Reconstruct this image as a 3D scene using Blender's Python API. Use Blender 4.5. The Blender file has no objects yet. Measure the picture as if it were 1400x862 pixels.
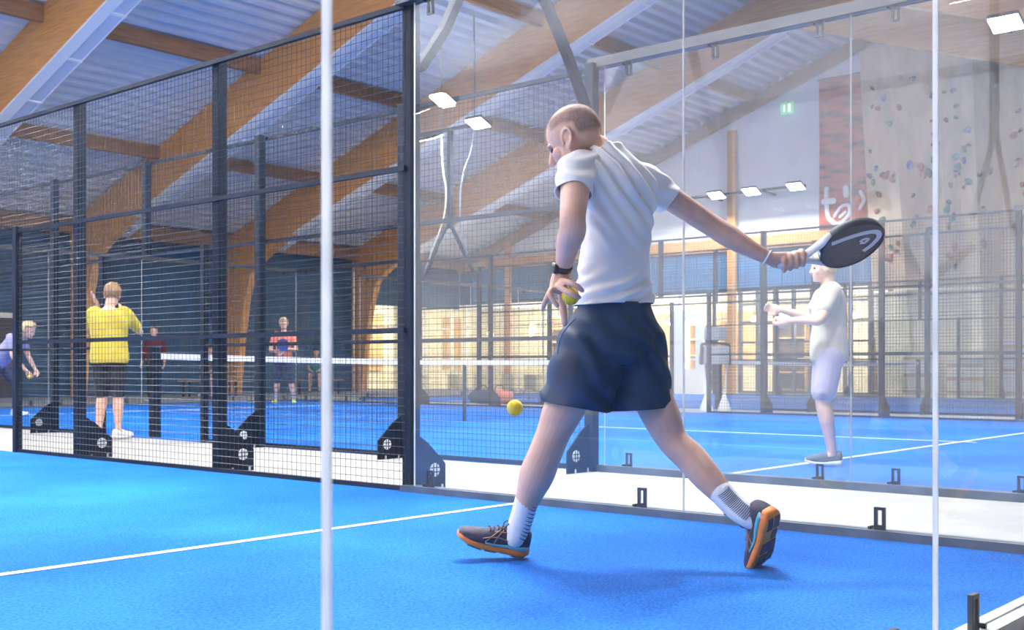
import bpy, bmesh, math, random
from mathutils import Vector, Matrix, noise
random.seed(7)
sc = bpy.context.scene
COL = sc.collection

# ---------------------------------------------------------------- camera
CAM = Vector((-4.906, -1.073, 0.766)); YAW = math.radians(40.612); FPX = 1561.5; HORIZ = 504.0
FWD = Vector((math.cos(YAW), math.sin(YAW), 0)); RGT = Vector((math.sin(YAW), -math.cos(YAW), 0)); UP = Vector((0, 0, 1))
cd = bpy.data.cameras.new('camera'); cam = bpy.data.objects.new('camera', cd); COL.objects.link(cam)
cam.location = CAM; cam.rotation_euler = (math.pi/2, 0, YAW - math.pi/2)
cd.sensor_width = 36; cd.lens = FPX/1400*36; cd.shift_y = (HORIZ-431)/1400; cd.clip_end = 300; cd.clip_start = 0.05
cd.dof.use_dof = True; cd.dof.focus_distance = 4.6; cd.dof.aperture_fstop = 6.3
sc.camera = cam
# ---------------------------------------------------------------- world and exposure
w = bpy.data.worlds.new('world'); sc.world = w; w.use_nodes = True
w.node_tree.nodes['Background'].inputs[0].default_value = (0.75, 0.85, 1, 1)
w.node_tree.nodes['Background'].inputs[1].default_value = 0.6
sc.view_settings.view_transform = 'Standard'; sc.view_settings.look = 'None'; sc.view_settings.gamma = 1
sc.view_settings.use_curve_mapping = False; sc.view_settings.exposure = 0.92
cy = sc.cycles; cy.transparent_max_bounces = 40; cy.max_bounces = 7; cy.diffuse_bounces = 4; cy.glossy_bounces = 3
cy.use_denoising = True; cy.use_adaptive_sampling = True; cy.adaptive_threshold = .03; cy.sample_clamp_indirect = 6
LAMP_W = 330.0       # watts of one court floodlight
FILL_W = 1250.0        # watts of one added, unseen batten that lights the roof from below

def P(px, py, Z):    # pixel + distance along the view axis -> world point
    return CAM + FWD*Z + RGT*((px-700)/FPX*Z) + UP*((HORIZ-py)/FPX*Z)
def on_x(px, py, x):
    d = FWD + RGT*((px-700)/FPX) + UP*((HORIZ-py)/FPX); return CAM + d*((x-CAM.x)/d.x)
def on_y(px, py, y):
    d = FWD + RGT*((px-700)/FPX) + UP*((HORIZ-py)/FPX); return CAM + d*((y-CAM.y)/d.y)
def on_z(px, py, z=0.0):
    d = FWD + RGT*((px-700)/FPX) + UP*((HORIZ-py)/FPX); return CAM + d*((z-CAM.z)/d.z)

# ---------------------------------------------------------------- materials
def new_mat(name):
    m = bpy.data.materials.new(name); m.use_nodes = True
    nt = m.node_tree; return m, nt, nt.nodes['Principled BSDF'], nt.nodes['Material Output']
def mat(name, col, rough=.6, metal=0., var=0., scale=20., stretch=(1, 1, 1), bump=0., bscale=None, col2=None, spec=.5, coat=0., detail=4, fac=(.35, .65)):
    m, nt, b, out = new_mat(name)
    b.inputs['Base Color'].default_value = (*col, 1); b.inputs['Roughness'].default_value = rough
    b.inputs['Metallic'].default_value = metal; b.inputs['Specular IOR Level'].default_value = spec
    b.inputs['Coat Weight'].default_value = coat
    if var or col2 or bump:
        tc = nt.nodes.new('ShaderNodeTexCoord'); mp = nt.nodes.new('ShaderNodeMapping')
        mp.inputs['Scale'].default_value = stretch
        nt.links.new(tc.outputs['Object'], mp.inputs[0])
        n = nt.nodes.new('ShaderNodeTexNoise'); n.inputs['Scale'].default_value = scale; n.inputs['Detail'].default_value = detail
        nt.links.new(mp.outputs[0], n.inputs['Vector'])
        if var or col2:
            r = nt.nodes.new('ShaderNodeValToRGB')
            c2 = col2 or tuple(min(1, c*(1+var)) for c in col); c1 = col if col2 else tuple(c*(1-var) for c in col)
            r.color_ramp.elements[0].position = fac[0]; r.color_ramp.elements[1].position = fac[1]
            r.color_ramp.elements[0].color = (*c1, 1); r.color_ramp.elements[1].color = (*c2, 1)
            nt.links.new(n.outputs[0], r.inputs[0]); nt.links.new(r.outputs[0], b.inputs['Base Color'])
        if bump:
            n2 = n
            if bscale:
                n2 = nt.nodes.new('ShaderNodeTexNoise'); n2.inputs['Scale'].default_value = bscale; nt.links.new(mp.outputs[0], n2.inputs['Vector'])
            bp = nt.nodes.new('ShaderNodeBump'); bp.inputs['Strength'].default_value = bump; bp.inputs['Distance'].default_value = .02
            nt.links.new(n2.outputs[0], bp.inputs['Height']); nt.links.new(bp.outputs[0], b.inputs['Normal'])
    return m
def emit(name, col, s):
    m, nt, b, out = new_mat(name)
    b.inputs['Base Color'].default_value = (*col, 1); b.inputs['Emission Color'].default_value = (*col, 1); b.inputs['Emission Strength'].default_value = s
    return m
def glass_mat(name, tint, refl=1.0, haze=.05, haze_col=(.9, .94, 1.)):
    m, nt, b, out = new_mat(name); nt.nodes.remove(b)
    N = nt.nodes.new; L = nt.links.new
    tr = N('ShaderNodeBsdfTransparent'); tr.inputs[0].default_value = (*tint, 1)
    gl = N('ShaderNodeBsdfGlossy'); gl.inputs['Roughness'].default_value = .0; gl.inputs[0].default_value = (1, 1, 1, 1)
    fr = N('ShaderNodeFresnel'); fr.inputs['IOR'].default_value = 1.5
    mu = N('ShaderNodeMath'); mu.operation = 'MULTIPLY'; mu.inputs[1].default_value = refl; L(fr.outputs[0], mu.inputs[0])
    ge = N('ShaderNodeNewGeometry'); iv = N('ShaderNodeMath'); iv.operation = 'SUBTRACT'; iv.inputs[0].default_value = 1; L(ge.outputs['Backfacing'], iv.inputs[1])
    mb_ = N('ShaderNodeMath'); mb_.operation = 'MULTIPLY'; L(mu.outputs[0], mb_.inputs[0]); L(iv.outputs[0], mb_.inputs[1]); mu = mb_
    mx = N('ShaderNodeMixShader'); L(mu.outputs[0], mx.inputs[0]); L(tr.outputs[0], mx.inputs[1]); L(gl.outputs[0], mx.inputs[2])
    # streaky white scatter paints the bright haze of reflected light into the pane
    tc = N('ShaderNodeTexCoord'); mp = N('ShaderNodeMapping'); mp.inputs['Scale'].default_value = (1, 1, .25); L(tc.outputs['Object'], mp.inputs[0])
    no = N('ShaderNodeTexNoise'); no.inputs['Scale'].default_value = 2.5; no.inputs['Detail'].default_value = 6; L(mp.outputs[0], no.inputs['Vector'])
    mr = N('ShaderNodeMapRange'); mr.inputs['From Min'].default_value = .3; mr.inputs['From Max'].default_value = .75
    mr.inputs['To Min'].default_value = haze*.6; mr.inputs['To Max'].default_value = haze*1.5; L(no.outputs[0], mr.inputs[0])
    di = N('ShaderNodeBsdfDiffuse'); di.inputs[0].default_value = (*haze_col, 1); tl = N('ShaderNodeBsdfTranslucent'); tl.inputs[0].default_value = (*haze_col, 1)
    dm = N('ShaderNodeMixShader'); dm.inputs[0].default_value = .5; L(di.outputs[0], dm.inputs[1]); L(tl.outputs[0], dm.inputs[2])
    m2 = N('ShaderNodeMixShader'); L(mr.outputs[0], m2.inputs[0]); L(mx.outputs[0], m2.inputs[1]); L(dm.outputs[0], m2.inputs[2])
    L(m2.outputs[0], out.inputs[0]); return m
def turf_mat(name, base, light):
    m, nt, b, out = new_mat(name); N = nt.nodes.new; L = nt.links.new
    tc = N('ShaderNodeTexCoord')
    n1 = N('ShaderNodeTexNoise'); n1.inputs['Scale'].default_value = .55; n1.inputs['Detail'].default_value = 5; L(tc.outputs['Object'], n1.inputs['Vector'])
    n2 = N('ShaderNodeTexNoise'); n2.inputs['Scale'].default_value = 85; n2.inputs['Detail'].default_value = 2; L(tc.outputs['Object'], n2.inputs['Vector'])
    ad = N('ShaderNodeMath'); ad.operation = 'ADD'; L(n1.outputs[0], ad.inputs[0]); L(n2.outputs[0], ad.inputs[1])
    r = N('ShaderNodeValToRGB'); r.color_ramp.elements[0].position = .41; r.color_ramp.elements[1].position = .62
    hf = N('ShaderNodeMath'); hf.operation = 'MULTIPLY'; hf.inputs[1].default_value = .5; L(ad.outputs[0], hf.inputs[0])
    r.color_ramp.elements[0].color = (*base, 1); r.color_ramp.elements[1].color = (*light, 1)
    L(hf.outputs[0], r.inputs[0]); L(r.outputs[0], b.inputs['Base Color'])
    bp = N('ShaderNodeBump'); bp.inputs['Strength'].default_value = .6; bp.inputs['Distance'].default_value = .01; L(n2.outputs[0], bp.inputs['Height']); L(bp.outputs[0], b.inputs['Normal'])
    b.inputs['Roughness'].default_value = .75; b.inputs['Specular IOR Level'].default_value = .08
    return m

M = {}
M['turf'] = turf_mat('blue_turf', (.0015, .095, .42), (.024, .215, .70))
M['line'] = mat('white_line', (.85, .88, .92), .8, var=.06, scale=60)
M['concrete'] = mat('concrete', (.31, .308, .296), .8, var=.10, scale=3, bump=.1, bscale=40)
M['deck'] = mat('roof_deck', (.76, .78, .82), .45, metal=.0, var=.04, scale=2)
M['wood'] = mat('glulam', (.58, .26, .07), .55, col2=(.76, .38, .12), scale=6, stretch=(.25, .25, 8), bump=.05)
M['wood_dark'] = mat('purlin_wood', (.36, .19, .09), .6, var=.2, scale=6, stretch=(.3, 4, 4))
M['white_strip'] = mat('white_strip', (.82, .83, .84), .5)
M['tray'] = mat('galvanised_tray', (.62, .68, .80), .4, metal=.15, var=.08, scale=60)
M['wall_blue'] = mat('dark_blue_wall', (.016, .075, .155), .7, var=.12, scale=2)
M['wall_white'] = mat('white_wall', (.76, .79, .83), .8, var=.03, scale=1.5)
M['steel'] = mat('dark_steel', (.006, .011, .022), .6, metal=.0, var=.15, spec=.2, scale=8)
M['wire'] = mat('black_wire', (.007, .011, .02), .35, spec=.5)
M['steel_grey'] = mat('grey_steel', (.085, .11, .15), .5, metal=.2, var=.2, scale=6)
M['rail_top'] = mat('anodised_rail', (.05, .055, .065), .4, metal=.3, var=.1, scale=10)
M['rail_lit'] = mat('lit_rail', (.50, .51, .50), .5, var=.1, scale=10)  # lighter copy of the base rail, light falling on it put into its colour
M['chrome'] = mat('bolt_steel', (.6, .6, .62), .25, metal=.9)
M['clip'] = mat('clip_black', (.02, .025, .035), .35)
M['emblem'] = mat('emblem_white', (.78, .8, .82), .6)
M['glass'] = glass_mat('court_glass', (.97, .985, .99), 1.75, .016)
M['glass_back'] = glass_mat('back_glass', (.98, .99, .99), .25, .0035)
M['glass_low_haze'] = glass_mat('low_haze_back_glass', (.98, .99, .99), .3, .0004)  # same glass with almost no haze painted in
M['glass_far'] = glass_mat('far_glass', (.98, .99, .99), .8, .004)
M['glass_edge'] = mat('glass_edge', (.86, .90, .90), .25, spec=.8, coat=.5, var=.14, scale=25, stretch=(1, 1, .3))
M['net'] = mat('net_cord', (.02, .03, .05), .7)
M['tape'] = mat('net_tape', (.86, .87, .88), .7)

# ---------------------------------------------------------------- mesh helpers
class MB:
    def __init__(s): s.v = []; s.f = []
    def add(s, vs, fs):
        o = len(s.v); s.v += [Vector(v) for v in vs]; s.f += [tuple(i+o for i in f) for f in fs]; return s
    def box(s, lo, hi):
        x0, y0, z0 = lo; x1, y1, z1 = hi
        return s.add([(x0,y0,z0),(x1,y0,z0),(x1,y1,z0),(x0,y1,z0),(x0,y0,z1),(x1,y0,z1),(x1,y1,z1),(x0,y1,z1)],
                     [(0,3,2,1),(4,5,6,7),(0,1,5,4),(1,2,6,5),(2,3,7,6),(3,0,4,7)])
    def cbox(s, c, d): return s.box((c[0]-d[0]/2, c[1]-d[1]/2, c[2]-d[2]/2), (c[0]+d[0]/2, c[1]+d[1]/2, c[2]+d[2]/2))
    def obox(s, c, ax, ay, az, d):        # oriented box
        c = Vector(c); vs = []
        for sz in (-.5, .5):
            for sx, sy in ((-.5,-.5),(.5,-.5),(.5,.5),(-.5,.5)):
                vs.append(c + ax*(sx*d[0]) + ay*(sy*d[1]) + az*(sz*d[2]))
        return s.add(vs, [(0,3,2,1),(4,5,6,7),(0,1,5,4),(1,2,6,5),(2,3,7,6),(3,0,4,7)])
    def rings(s, rs, cap=True):
        n = len(rs[0]); vs = [p for r in rs for p in r]; fs = []
        for i in range(len(rs)-1):
            for j in range(n):
                k = (j+1) % n; fs.append((i*n+j, i*n+k, (i+1)*n+k, (i+1)*n+j))
        if cap: fs.append(tuple(range(n-1, -1, -1))); fs.append(tuple((len(rs)-1)*n+j for j in range(n)))
        return s.add(vs, fs)
    def tube(s, pts, r, n=8, cap=True):
        pts = [Vector(p) for p in pts]; rad = r if isinstance(r, (list, tuple)) else [r]*len(pts)
        rs = []; ref = None
        for i, p in enumerate(pts):
            t = (pts[min(i+1, len(pts)-1)] - pts[max(i-1, 0)]).normalized()
            if ref is None: ref = Vector((0,0,1)) if abs(t.z) < .9 else Vector((1,0,0))
            a = t.cross(ref); a = a.normalized() if a.length > 1e-6 else t.orthogonal().normalized()
            b = a.cross(t).normalized(); ref = b
            rs.append([p + a*(math.cos(2*math.pi*k/n)*rad[i]) + b*(math.sin(2*math.pi*k/n)*rad[i]) for k in range(n)])
        return s.rings(rs, cap)
    def prism(s, poly, vec):              # polygon (3d points) extruded along vec
        n = len(poly); a = [Vector(p) for p in poly]; b = [p + Vector(vec) for p in a]
        return s.add(a+b, [tuple(range(n-1,-1,-1)), tuple(range(n, 2*n))] + [(i,(i+1)%n,n+(i+1)%n,n+i) for i in range(n)])
    def mesh(s, name, origin=Vector((0,0,0))):
        me = bpy.data.meshes.new(name); me.from_pydata([tuple(v-origin) for v in s.v], [], s.f); me.update(); return me
    def build(s, name, m, parent=None, smooth=False, loc=None, bevel=0):
        # vertices are in world space; the object sits at its own base unless it is a child (then at the parent's origin)
        if parent is not None: o0 = world_loc(parent)
        elif loc is not None: o0 = Vector(loc)
        else:
            xs = [v.x for v in s.v]; ys = [v.y for v in s.v]; zs = [v.z for v in s.v]
            o0 = Vector(((min(xs)+max(xs))/2, (min(ys)+max(ys))/2, min(zs)))
        me = s.mesh(name, o0); fix_normals(me)
        o = bpy.data.objects.new(name, me); COL.objects.link(o); me.materials.append(M[m] if isinstance(m, str) else m)
        if parent is not None: o.parent = parent
        else: o.location = o0
        if smooth:
            for p in me.polygons: p.use_smooth = True
        if bevel:
            b = o.modifiers.new('bevel', 'BEVEL'); b.width = bevel; b.segments = 2; b.limit_method = 'ANGLE'
        return o
def fix_normals(me):
    bm = bmesh.new(); bm.from_mesh(me); bmesh.ops.recalc_face_normals(bm, faces=bm.faces); bm.to_mesh(me); bm.free()
def world_loc(o):
    l = Vector(o.location)
    while o.parent is not None: o = o.parent; l = l + Vector(o.location)
    return l
def thing(name, loc, label, cat, group=None):
    o = bpy.data.objects.new(name, None); COL.objects.link(o); o.location = loc; o.empty_display_size = .1
    return tag(o, label, cat, group)
def tag(o, label, cat, group=None):
    o['label'] = label; o['category'] = cat
    if group: o['group'] = group
    return o
def struct(o, label, cat='structure'): o['kind'] = 'structure'; o['label'] = label; o['category'] = cat; return o
def stuff(o): o['kind'] = 'stuff'; return o
def dup(src, name, parent, off):
    c = src.copy(); c.name = name; COL.objects.link(c); c.parent = parent; c.location = Vector(src.location) + Vector(off); return c
# ================================================================ the hall
GAP = 1.97; X_GABLE = 26.0; Y_FAR = 28.0; Y_NEAR = -4.0; X_LEFT = -15.0; RIDGE_Y = 12.0; RIDGE_Z = 10.36; SL = .353
def roof_z(y): return RIDGE_Z - SL*abs(y-RIDGE_Y)
fl = MB().box((X_LEFT-.3, Y_NEAR-.3, -.2), (30.4, 31.4, 0)).build('floor', 'concrete'); struct(fl, 'pale grey concrete hall floor between the blue courts', 'floor')
# corrugated roof deck, one sheet on each side of the ridge
def deck(y0, y1, name, label):
    pitch = .30; n = int(abs(y1-y0)/pitch); sgn = 1 if y1 > y0 else -1; prof = []
    for i in range(n+1):
        for d, h in ((0, 0), (.11, 0), (.145, .12), (.265, .12)):
            y = y0 + sgn*(i*pitch+d)
            if (y1-y)*sgn >= -.001: prof.append((y, roof_z(y)+h))
    prof.append((y1, roof_z(y1)))
    mb = MB(); vs = []; fs = []
    for y, z in prof: vs += [(X_LEFT-.2, y, z), (X_GABLE+.1, y, z)]
    for i in range(len(prof)-1): fs.append((2*i, 2*i+1, 2*i+3, 2*i+2))
    mb.add(vs, fs)
    o = mb.build(name, 'deck'); struct(o, label, 'ceiling'); return o
ceil_far = deck(RIDGE_Y, Y_FAR+.2, 'ceiling', 'pale blue-grey corrugated metal roof deck sloping down to the dark blue wall')
ceil_near = deck(RIDGE_Y, Y_NEAR-.2, 'ceiling', 'corrugated metal roof deck on the slope behind the back glass')
FRAMES = [-9.2, -4.2, .8, 5.8, 10.8, 15.8, 20.8]
def bayspans():
    xs = [X_LEFT] + FRAMES + [X_GABLE]; return list(zip(xs[:-1], xs[1:]))
pm = {}
for ys, par in (((15.7, 19.7, 23.7), ceil_far), ((8.3, 4.3, .3), ceil_near)):
    for y in ys:
        for a, b in bayspans():
            if b < 0 and par is ceil_far: pass
            z = roof_z(y)
            MB().box((a+.11, y-.07, z-.34), (b-.11, y+.07, z-.02)).build('purlin', 'wood_dark', par)
for a, b in bayspans():
    MB().box((a+.11, 27.55, 4.38), (b-.11, 27.8, 4.76)).build('eave_beam', 'wood_dark', ceil_far)
ORD = {20.8: 'first', 15.8: 'second', 10.8: 'third', 5.8: 'fourth', .8: 'fifth', -4.2: 'sixth', -9.2: 'seventh'}
seam_me = None
for x in FRAMES:
    t = thing('glulam_arch', (x, 27.7, 0), 'orange glulam roof arch with a white cable tray, %s from the white gable wall' % ORD[x], 'roof arch', 'glulam roof arches'); t['kind'] = 'structure'
    low = lambda y: 13.39 - SL*y if y > RIDGE_Y else 13.39 - SL*(2*RIDGE_Y-y)
    far = [(RIDGE_Y, RIDGE_Z-.06), (27.95, roof_z(27.95)-.03), (27.95, 3.75), (26.75, 3.62), (26.2, 3.98), (25.4, 4.36), (24, low(24)), (RIDGE_Y, low(RIDGE_Y))]
    col = [(27.95, 3.75), (27.95, 0), (27.5, 0), (27.28, 1.6), (27.05, 2.8), (26.75, 3.62)]
    for poly, nm in ((far, 'rafter'), (col, 'column')):
        for mir in (False, True):
            q = [(x-.11, (2*RIDGE_Y-y if mir else y), z) for y, z in poly]
            MB().prism(q, (.22, 0, 0)).build(nm, 'wood', t)
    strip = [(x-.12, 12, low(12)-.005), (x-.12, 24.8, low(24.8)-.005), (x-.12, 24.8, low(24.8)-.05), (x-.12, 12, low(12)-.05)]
    MB().prism(strip, (.24, 0, 0)).build('lit_soffit', 'white_strip', t)  # white strip paints the beam underside as lit from below
    ctr = [(x+.13, 12.2, low(12.2)+.03), (x+.13, 26.0, low(26.0)+.03), (x+.13, 26.0, low(26.0)-.01), (x+.13, 12.2, low(12.2)-.01)]
    tr = MB().prism(ctr, (.3, 0, 0)).build('cable_tray', 'tray', t)
    for xe in (.13, .41):
        lip = [(x+xe, 12.2, low(12.2)+.12), (x+xe, 26.0, low(26)+.12), (x+xe, 26.0, low(26)-.02), (x+xe, 12.2, low(12.2)-.02)]
        MB().prism(lip, (.02, 0, 0)).build('tray_lip', 'white_strip', tr)
    y = 13.
    while y < 26:
        MB().prism([(x+.12, y, low(y)-.012), (x+.12, y+.06, low(y+.06)-.012), (x+.12, y+.06, low(y+.06)-.03), (x+.12, y, low(y)-.03)], (.32, 0, 0)).build('seam', 'white_strip', tr); y += 1.55
# long walls
wf = MB()
wf.box((X_LEFT, Y_FAR, 0), (9.35-1.0, Y_FAR+.25, 4.9)); wf.box((8.35, Y_FAR, 2.1), (9.25, Y_FAR+.25, 4.9)); wf.box((9.25, Y_FAR, 0), (21.4, Y_FAR+.25, 4.9))
wf.box((21.4, Y_FAR, 2.95), (X_GABLE, Y_FAR+.25, 4.9))
struct(wf.build('wall_far', 'wall_blue'), 'dark blue long wall at the far eave of the hall', 'wall')
wn = MB().box((X_LEFT, Y_NEAR-.25, 0), (X_GABLE, Y_NEAR, 4.9)).build('wall_near', 'wall_blue'); struct(wn, 'dark blue long wall behind the glass back wall', 'wall')
wl = MB().prism([(X_LEFT-.2, Y_NEAR, 0), (X_LEFT-.2, Y_FAR, 0), (X_LEFT-.2, Y_FAR, roof_z(Y_FAR)+.1), (X_LEFT-.2, RIDGE_Y, RIDGE_Z+.1), (X_LEFT-.2, Y_NEAR, roof_z(Y_NEAR)+.1)], (.2, 0, 0)).build('wall_left', 'wall_white')
struct(wl, 'white gable wall at the opposite end of the hall', 'wall')
# gable wall: white top, timber beam, blue fascia, glazed front below
gw = MB().prism([(X_GABLE, Y_NEAR, 4.75), (X_GABLE, Y_FAR, 4.75), (X_GABLE, Y_FAR, roof_z(Y_FAR)+.1), (X_GABLE, RIDGE_Y, RIDGE_Z+.1), (X_GABLE, Y_NEAR, roof_z(Y_NEAR)+.1)], (.2, 0, 0)).build('wall_right', 'wall_white')
struct(gw, 'white gable wall above the timber beam and blue fascia', 'wall')
M['fascia'] = mat('blue_fascia', (.045, .17, .36), .45, var=.15, scale=1.2)
fa = MB()
for i in range(24):
    y0 = 10.5 + i*.73
    if y0+.71 < Y_FAR: MB().box((X_GABLE-.04, y0, 3.22), (X_GABLE+.1, y0+.71, 4.32)).build('panel', 'fascia', gw)
MB().box((X_GABLE+.02, Y_NEAR, 3.1), (X_GABLE+.2, Y_FAR, 4.8)).build('backing_board', 'wall_blue', gw)
tb = MB().box((X_GABLE-.14, 10.5, 4.36), (X_GABLE+.02, Y_FAR, 4.74)).build('trim_1', 'wood'); struct(tb, 'orange timber beam across the gable wall above the blue fascia', 'trim')
rf = MB().prism([(X_GABLE-.2, RIDGE_Y, RIDGE_Z-.1), (X_GABLE-.2, 27.9, roof_z(27.9)-.1), (X_GABLE-.2, 27.9, roof_z(27.9)-.48), (X_GABLE-.2, RIDGE_Y, RIDGE_Z-.48)], (.2, 0, 0))
rf.prism([(X_GABLE-.2, RIDGE_Y, RIDGE_Z-.1), (X_GABLE-.2, Y_NEAR, roof_z(Y_NEAR)-.1), (X_GABLE-.2, Y_NEAR, roof_z(Y_NEAR)-.48), (X_GABLE-.2, RIDGE_Y, RIDGE_Z-.48)], (.2, 0, 0))
struct(rf.build('trim_2', 'wood_dark'), 'brown timber edge beams under the roof along the gable wall', 'trim')
def gable_post(px, top, wdt, m, label):
    y = on_x(px, 500, X_GABLE-.1).y
    o = MB().box((X_GABLE-.26, y-wdt/2, 0), (X_GABLE-.145, y+wdt/2, top)).build('timber_post', m); tag(o, label, 'post', 'timber posts of the gable wall'); return y
yp = gable_post(1003, 8.0, .26, 'wood', 'tall orange timber post rising up the white gable wall')
gable_post(697, 5.3, .26, 'wood', 'shorter timber post on the gable wall next to the dark blue corner')
gable_post(1047, 3.2, .2, 'wood_dark', 'dark brown post standing for a reflection, under the blue fascia')  # solid post stands in for a brownish reflection
# ---- lounge behind the glazing (x 26..30 and, round the corner, y 28..31)
M['cream'] = mat('cream_paint', (.80, .74, .56), .7, var=.10, scale=3)
M['cream_frame'] = mat('cream_frame', (.82, .80, .72), .5)
M['grey_frame'] = mat('grey_frame', (.12, .14, .16), .5)
M['oak'] = mat('oak_panel', (.55, .36, .17), .6, var=.2, scale=5, stretch=(3, 3, .4))
M['ply'] = mat('plywood', (.60, .46, .30), .65, var=.14, scale=2.2, stretch=(1, 1, .4), detail=6)
lb = MB().box((30.0, Y_NEAR, 0), (30.3, 31.3, 3.3)).build('wall_lounge', 'cream'); struct(lb, 'cream back wall of the lit lounge behind the glazing', 'wall')
lb2 = MB().box((20.8, 31.0, 0), (30, 31.3, 3.3)).build('wall_lounge', 'cream'); struct(lb2, 'cream lounge wall round the corner behind the far opening', 'wall')
lb3 = MB().box((20.6, 28.25, 0), (20.8, 31.3, 3.3)).build('wall_lounge', 'cream'); struct(lb3, 'short cream side wall of the lounge', 'wall')
lc = MB().box((20.6, 28.1, 3.1), (30.3, 31.3, 3.25)).box((26.2, Y_NEAR, 3.1), (30.3, 28.1, 3.25)).build('ceiling', 'wall_white'); struct(lc, 'low white lounge ceiling behind the glazed front', 'ceiling')
for i, (y, wd) in enumerate([(26.6, 1.2), (24.3, 1.5), (21.4, 1.3), (18.6, 1.6), (15.2, 1.4)]):
    o = MB().box((29.9, y-wd/2, .9), (30.0, y+wd/2, 2.7)).build('wall_panel', 'oak', lb)
for i, (x, wd) in enumerate([(22.3, .9), (24.2, 1.3), (26.6, 1.2), (28.7, 1.0)]):
    MB().box((x-wd/2, 30.9, .7), (x+wd/2, 31.0, 2.8)).build('wall_panel', 'oak', lb2)
def glazed(name, axis, a0, a1, step, fixed, trans, label, frame_m, door=None):
    """row of panes between mullions; axis 'y' runs along y at x=fixed, axis 'x' along x at y=fixed"""
    t = thing(name, ((fixed, a0, 0) if axis == 'y' else (a0, fixed, 0)), label, 'window'); t['kind'] = 'structure'
    n = max(1, round((a1-a0)/step)); st = (a1-a0)/n; top = 3.1 if axis == 'y' else 2.95
    def bx(u0, u1, z0, z1, th, nm, m, d=0):
        lo, hi = ((fixed-th/2+d, u0, z0), (fixed+th/2+d, u1, z1)) if axis == 'y' else ((u0, fixed-th/2+d, z0), (u1, fixed+th/2+d, z1))
        return MB().box(lo, hi).build(nm, m, t)
    for i in range(n+1): bx(a0+i*st-.05, a0+i*st+.05, 0, top, .12, 'mullion', frame_m)
    for i in range(n):
        zs = [0.08] + trans + [top]
        for j in range(len(zs)-1): bx(a0+i*st+.05, a0+(i+1)*st-.05, zs[j], zs[j+1], .012, 'pane', 'glass_far')
        for z in [0.04] + trans: bx(a0+i*st+.05, a0+(i+1)*st-.05, z-.035, z+.035, .09, 'transom', frame_m)
    return t
gy = [on_x(px, 500, X_GABLE).y for px in (643, 691, 760, 850, 915, 965, 1003, 1047, 1095, 1180)]
glazed('window_1', 'y', yp+.15, 27.7, 1.9, X_GABLE+.06, [1.05, 2.3], 'long glazed lounge front with cream mullions from the corner to the tall post', 'cream_frame')
glazed('window_2', 'y', 11.6, yp-.15, .62, X_GABLE+.06, [.95, 1.55, 2.15, 2.7], 'lattice glazed front with dark frames between tall post and climbing wall', 'grey_frame')
glazed('window_3', 'x', 21.45, 25.7, 1.4, Y_FAR+.1, [1.05, 2.2], 'glazed opening in the dark blue wall beside the corner', 'cream_frame')
# white door in the glazed front
dy0, dy1 = on_x(962, 500, X_GABLE-.1).y, on_x(917, 500, X_GABLE-.1).y
d = thing('door_1', (X_GABLE-.08, dy0, 0), 'white framed lounge door with a tall glass light', 'door'); d['kind'] = 'structure'
M['white_paint'] = mat('white_paint', (.82, .84, .86), .5)
MB().box((X_GABLE-.1, dy0, 0), (X_GABLE-.03, dy0+.3, 2.6)).box((X_GABLE-.1, dy1-.5, 0), (X_GABLE-.03, dy1, 2.6)).box((X_GABLE-.1, dy0+.3, 2.3), (X_GABLE-.03, dy1-.5, 2.6)).box((X_GABLE-.1, dy0+.3, 0), (X_GABLE-.03, dy1-.5, .75)).build('leaf', 'white_paint', d)
MB().box((X_GABLE-.075, dy0+.3, .75), (X_GABLE-.06, dy1-.5, 2.3)).build('pane', 'glass_far', d)
MB().tube([(X_GABLE-.14, dy0+.12, .9), (X_GABLE-.14, dy0+.12, 1.2)], .02).build('handle', 'chrome', d)
# dark door with cream frame in the far wall
d = thing('door_2', (8.8, Y_FAR, 0), 'dark door in a cream frame in the dark blue wall', 'door'); d['kind'] = 'structure'
MB().box((8.35, Y_FAR+.05, 0), (9.25, Y_FAR+.12, 2.1)).build('leaf', mat('dark_door', (.05, .04, .05), .5), d)
MB().box((8.25, Y_FAR-.04, 0), (8.38, Y_FAR+.1, 2.2)).box((9.22, Y_FAR-.04, 0), (9.35, Y_FAR+.1, 2.2)).box((8.38, Y_FAR-.04, 2.07), (9.22, Y_FAR+.1, 2.2)).build('frame', 'cream_frame', d)
MB().tube([(9.1, Y_FAR+.03, 1.0), (9.0, Y_FAR+.01, 1.0)], .015).build('handle', 'chrome', d)

# ================================================================ the courts
CX = [-10.0, GAP, 2*GAP+10]
WHICH = ['the player\'s court', 'the court with the net', 'the court by the gable wall']
turfs = []
for k, x0 in enumerate(CX):
    t = MB().box((x0, 0, -.01), (x0+10, 20, .012)).build('court_turf', 'turf'); struct(t, ['bright blue turf the tall player walks on', 'blue turf of the middle court with the net', 'blue turf of the court beside the gable wall'][k], 'turf')
    for y in (3.05, 16.95): MB().box((x0, y-.025, .0125), (x0+10, y+.025, .015)).build('service_line', 'line', t)
    MB().box((x0+4.975, 2.9, .0125), (x0+5.025, 17.1, .0145)).build('centre_line', 'line', t)
    turfs.append(t)

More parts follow.
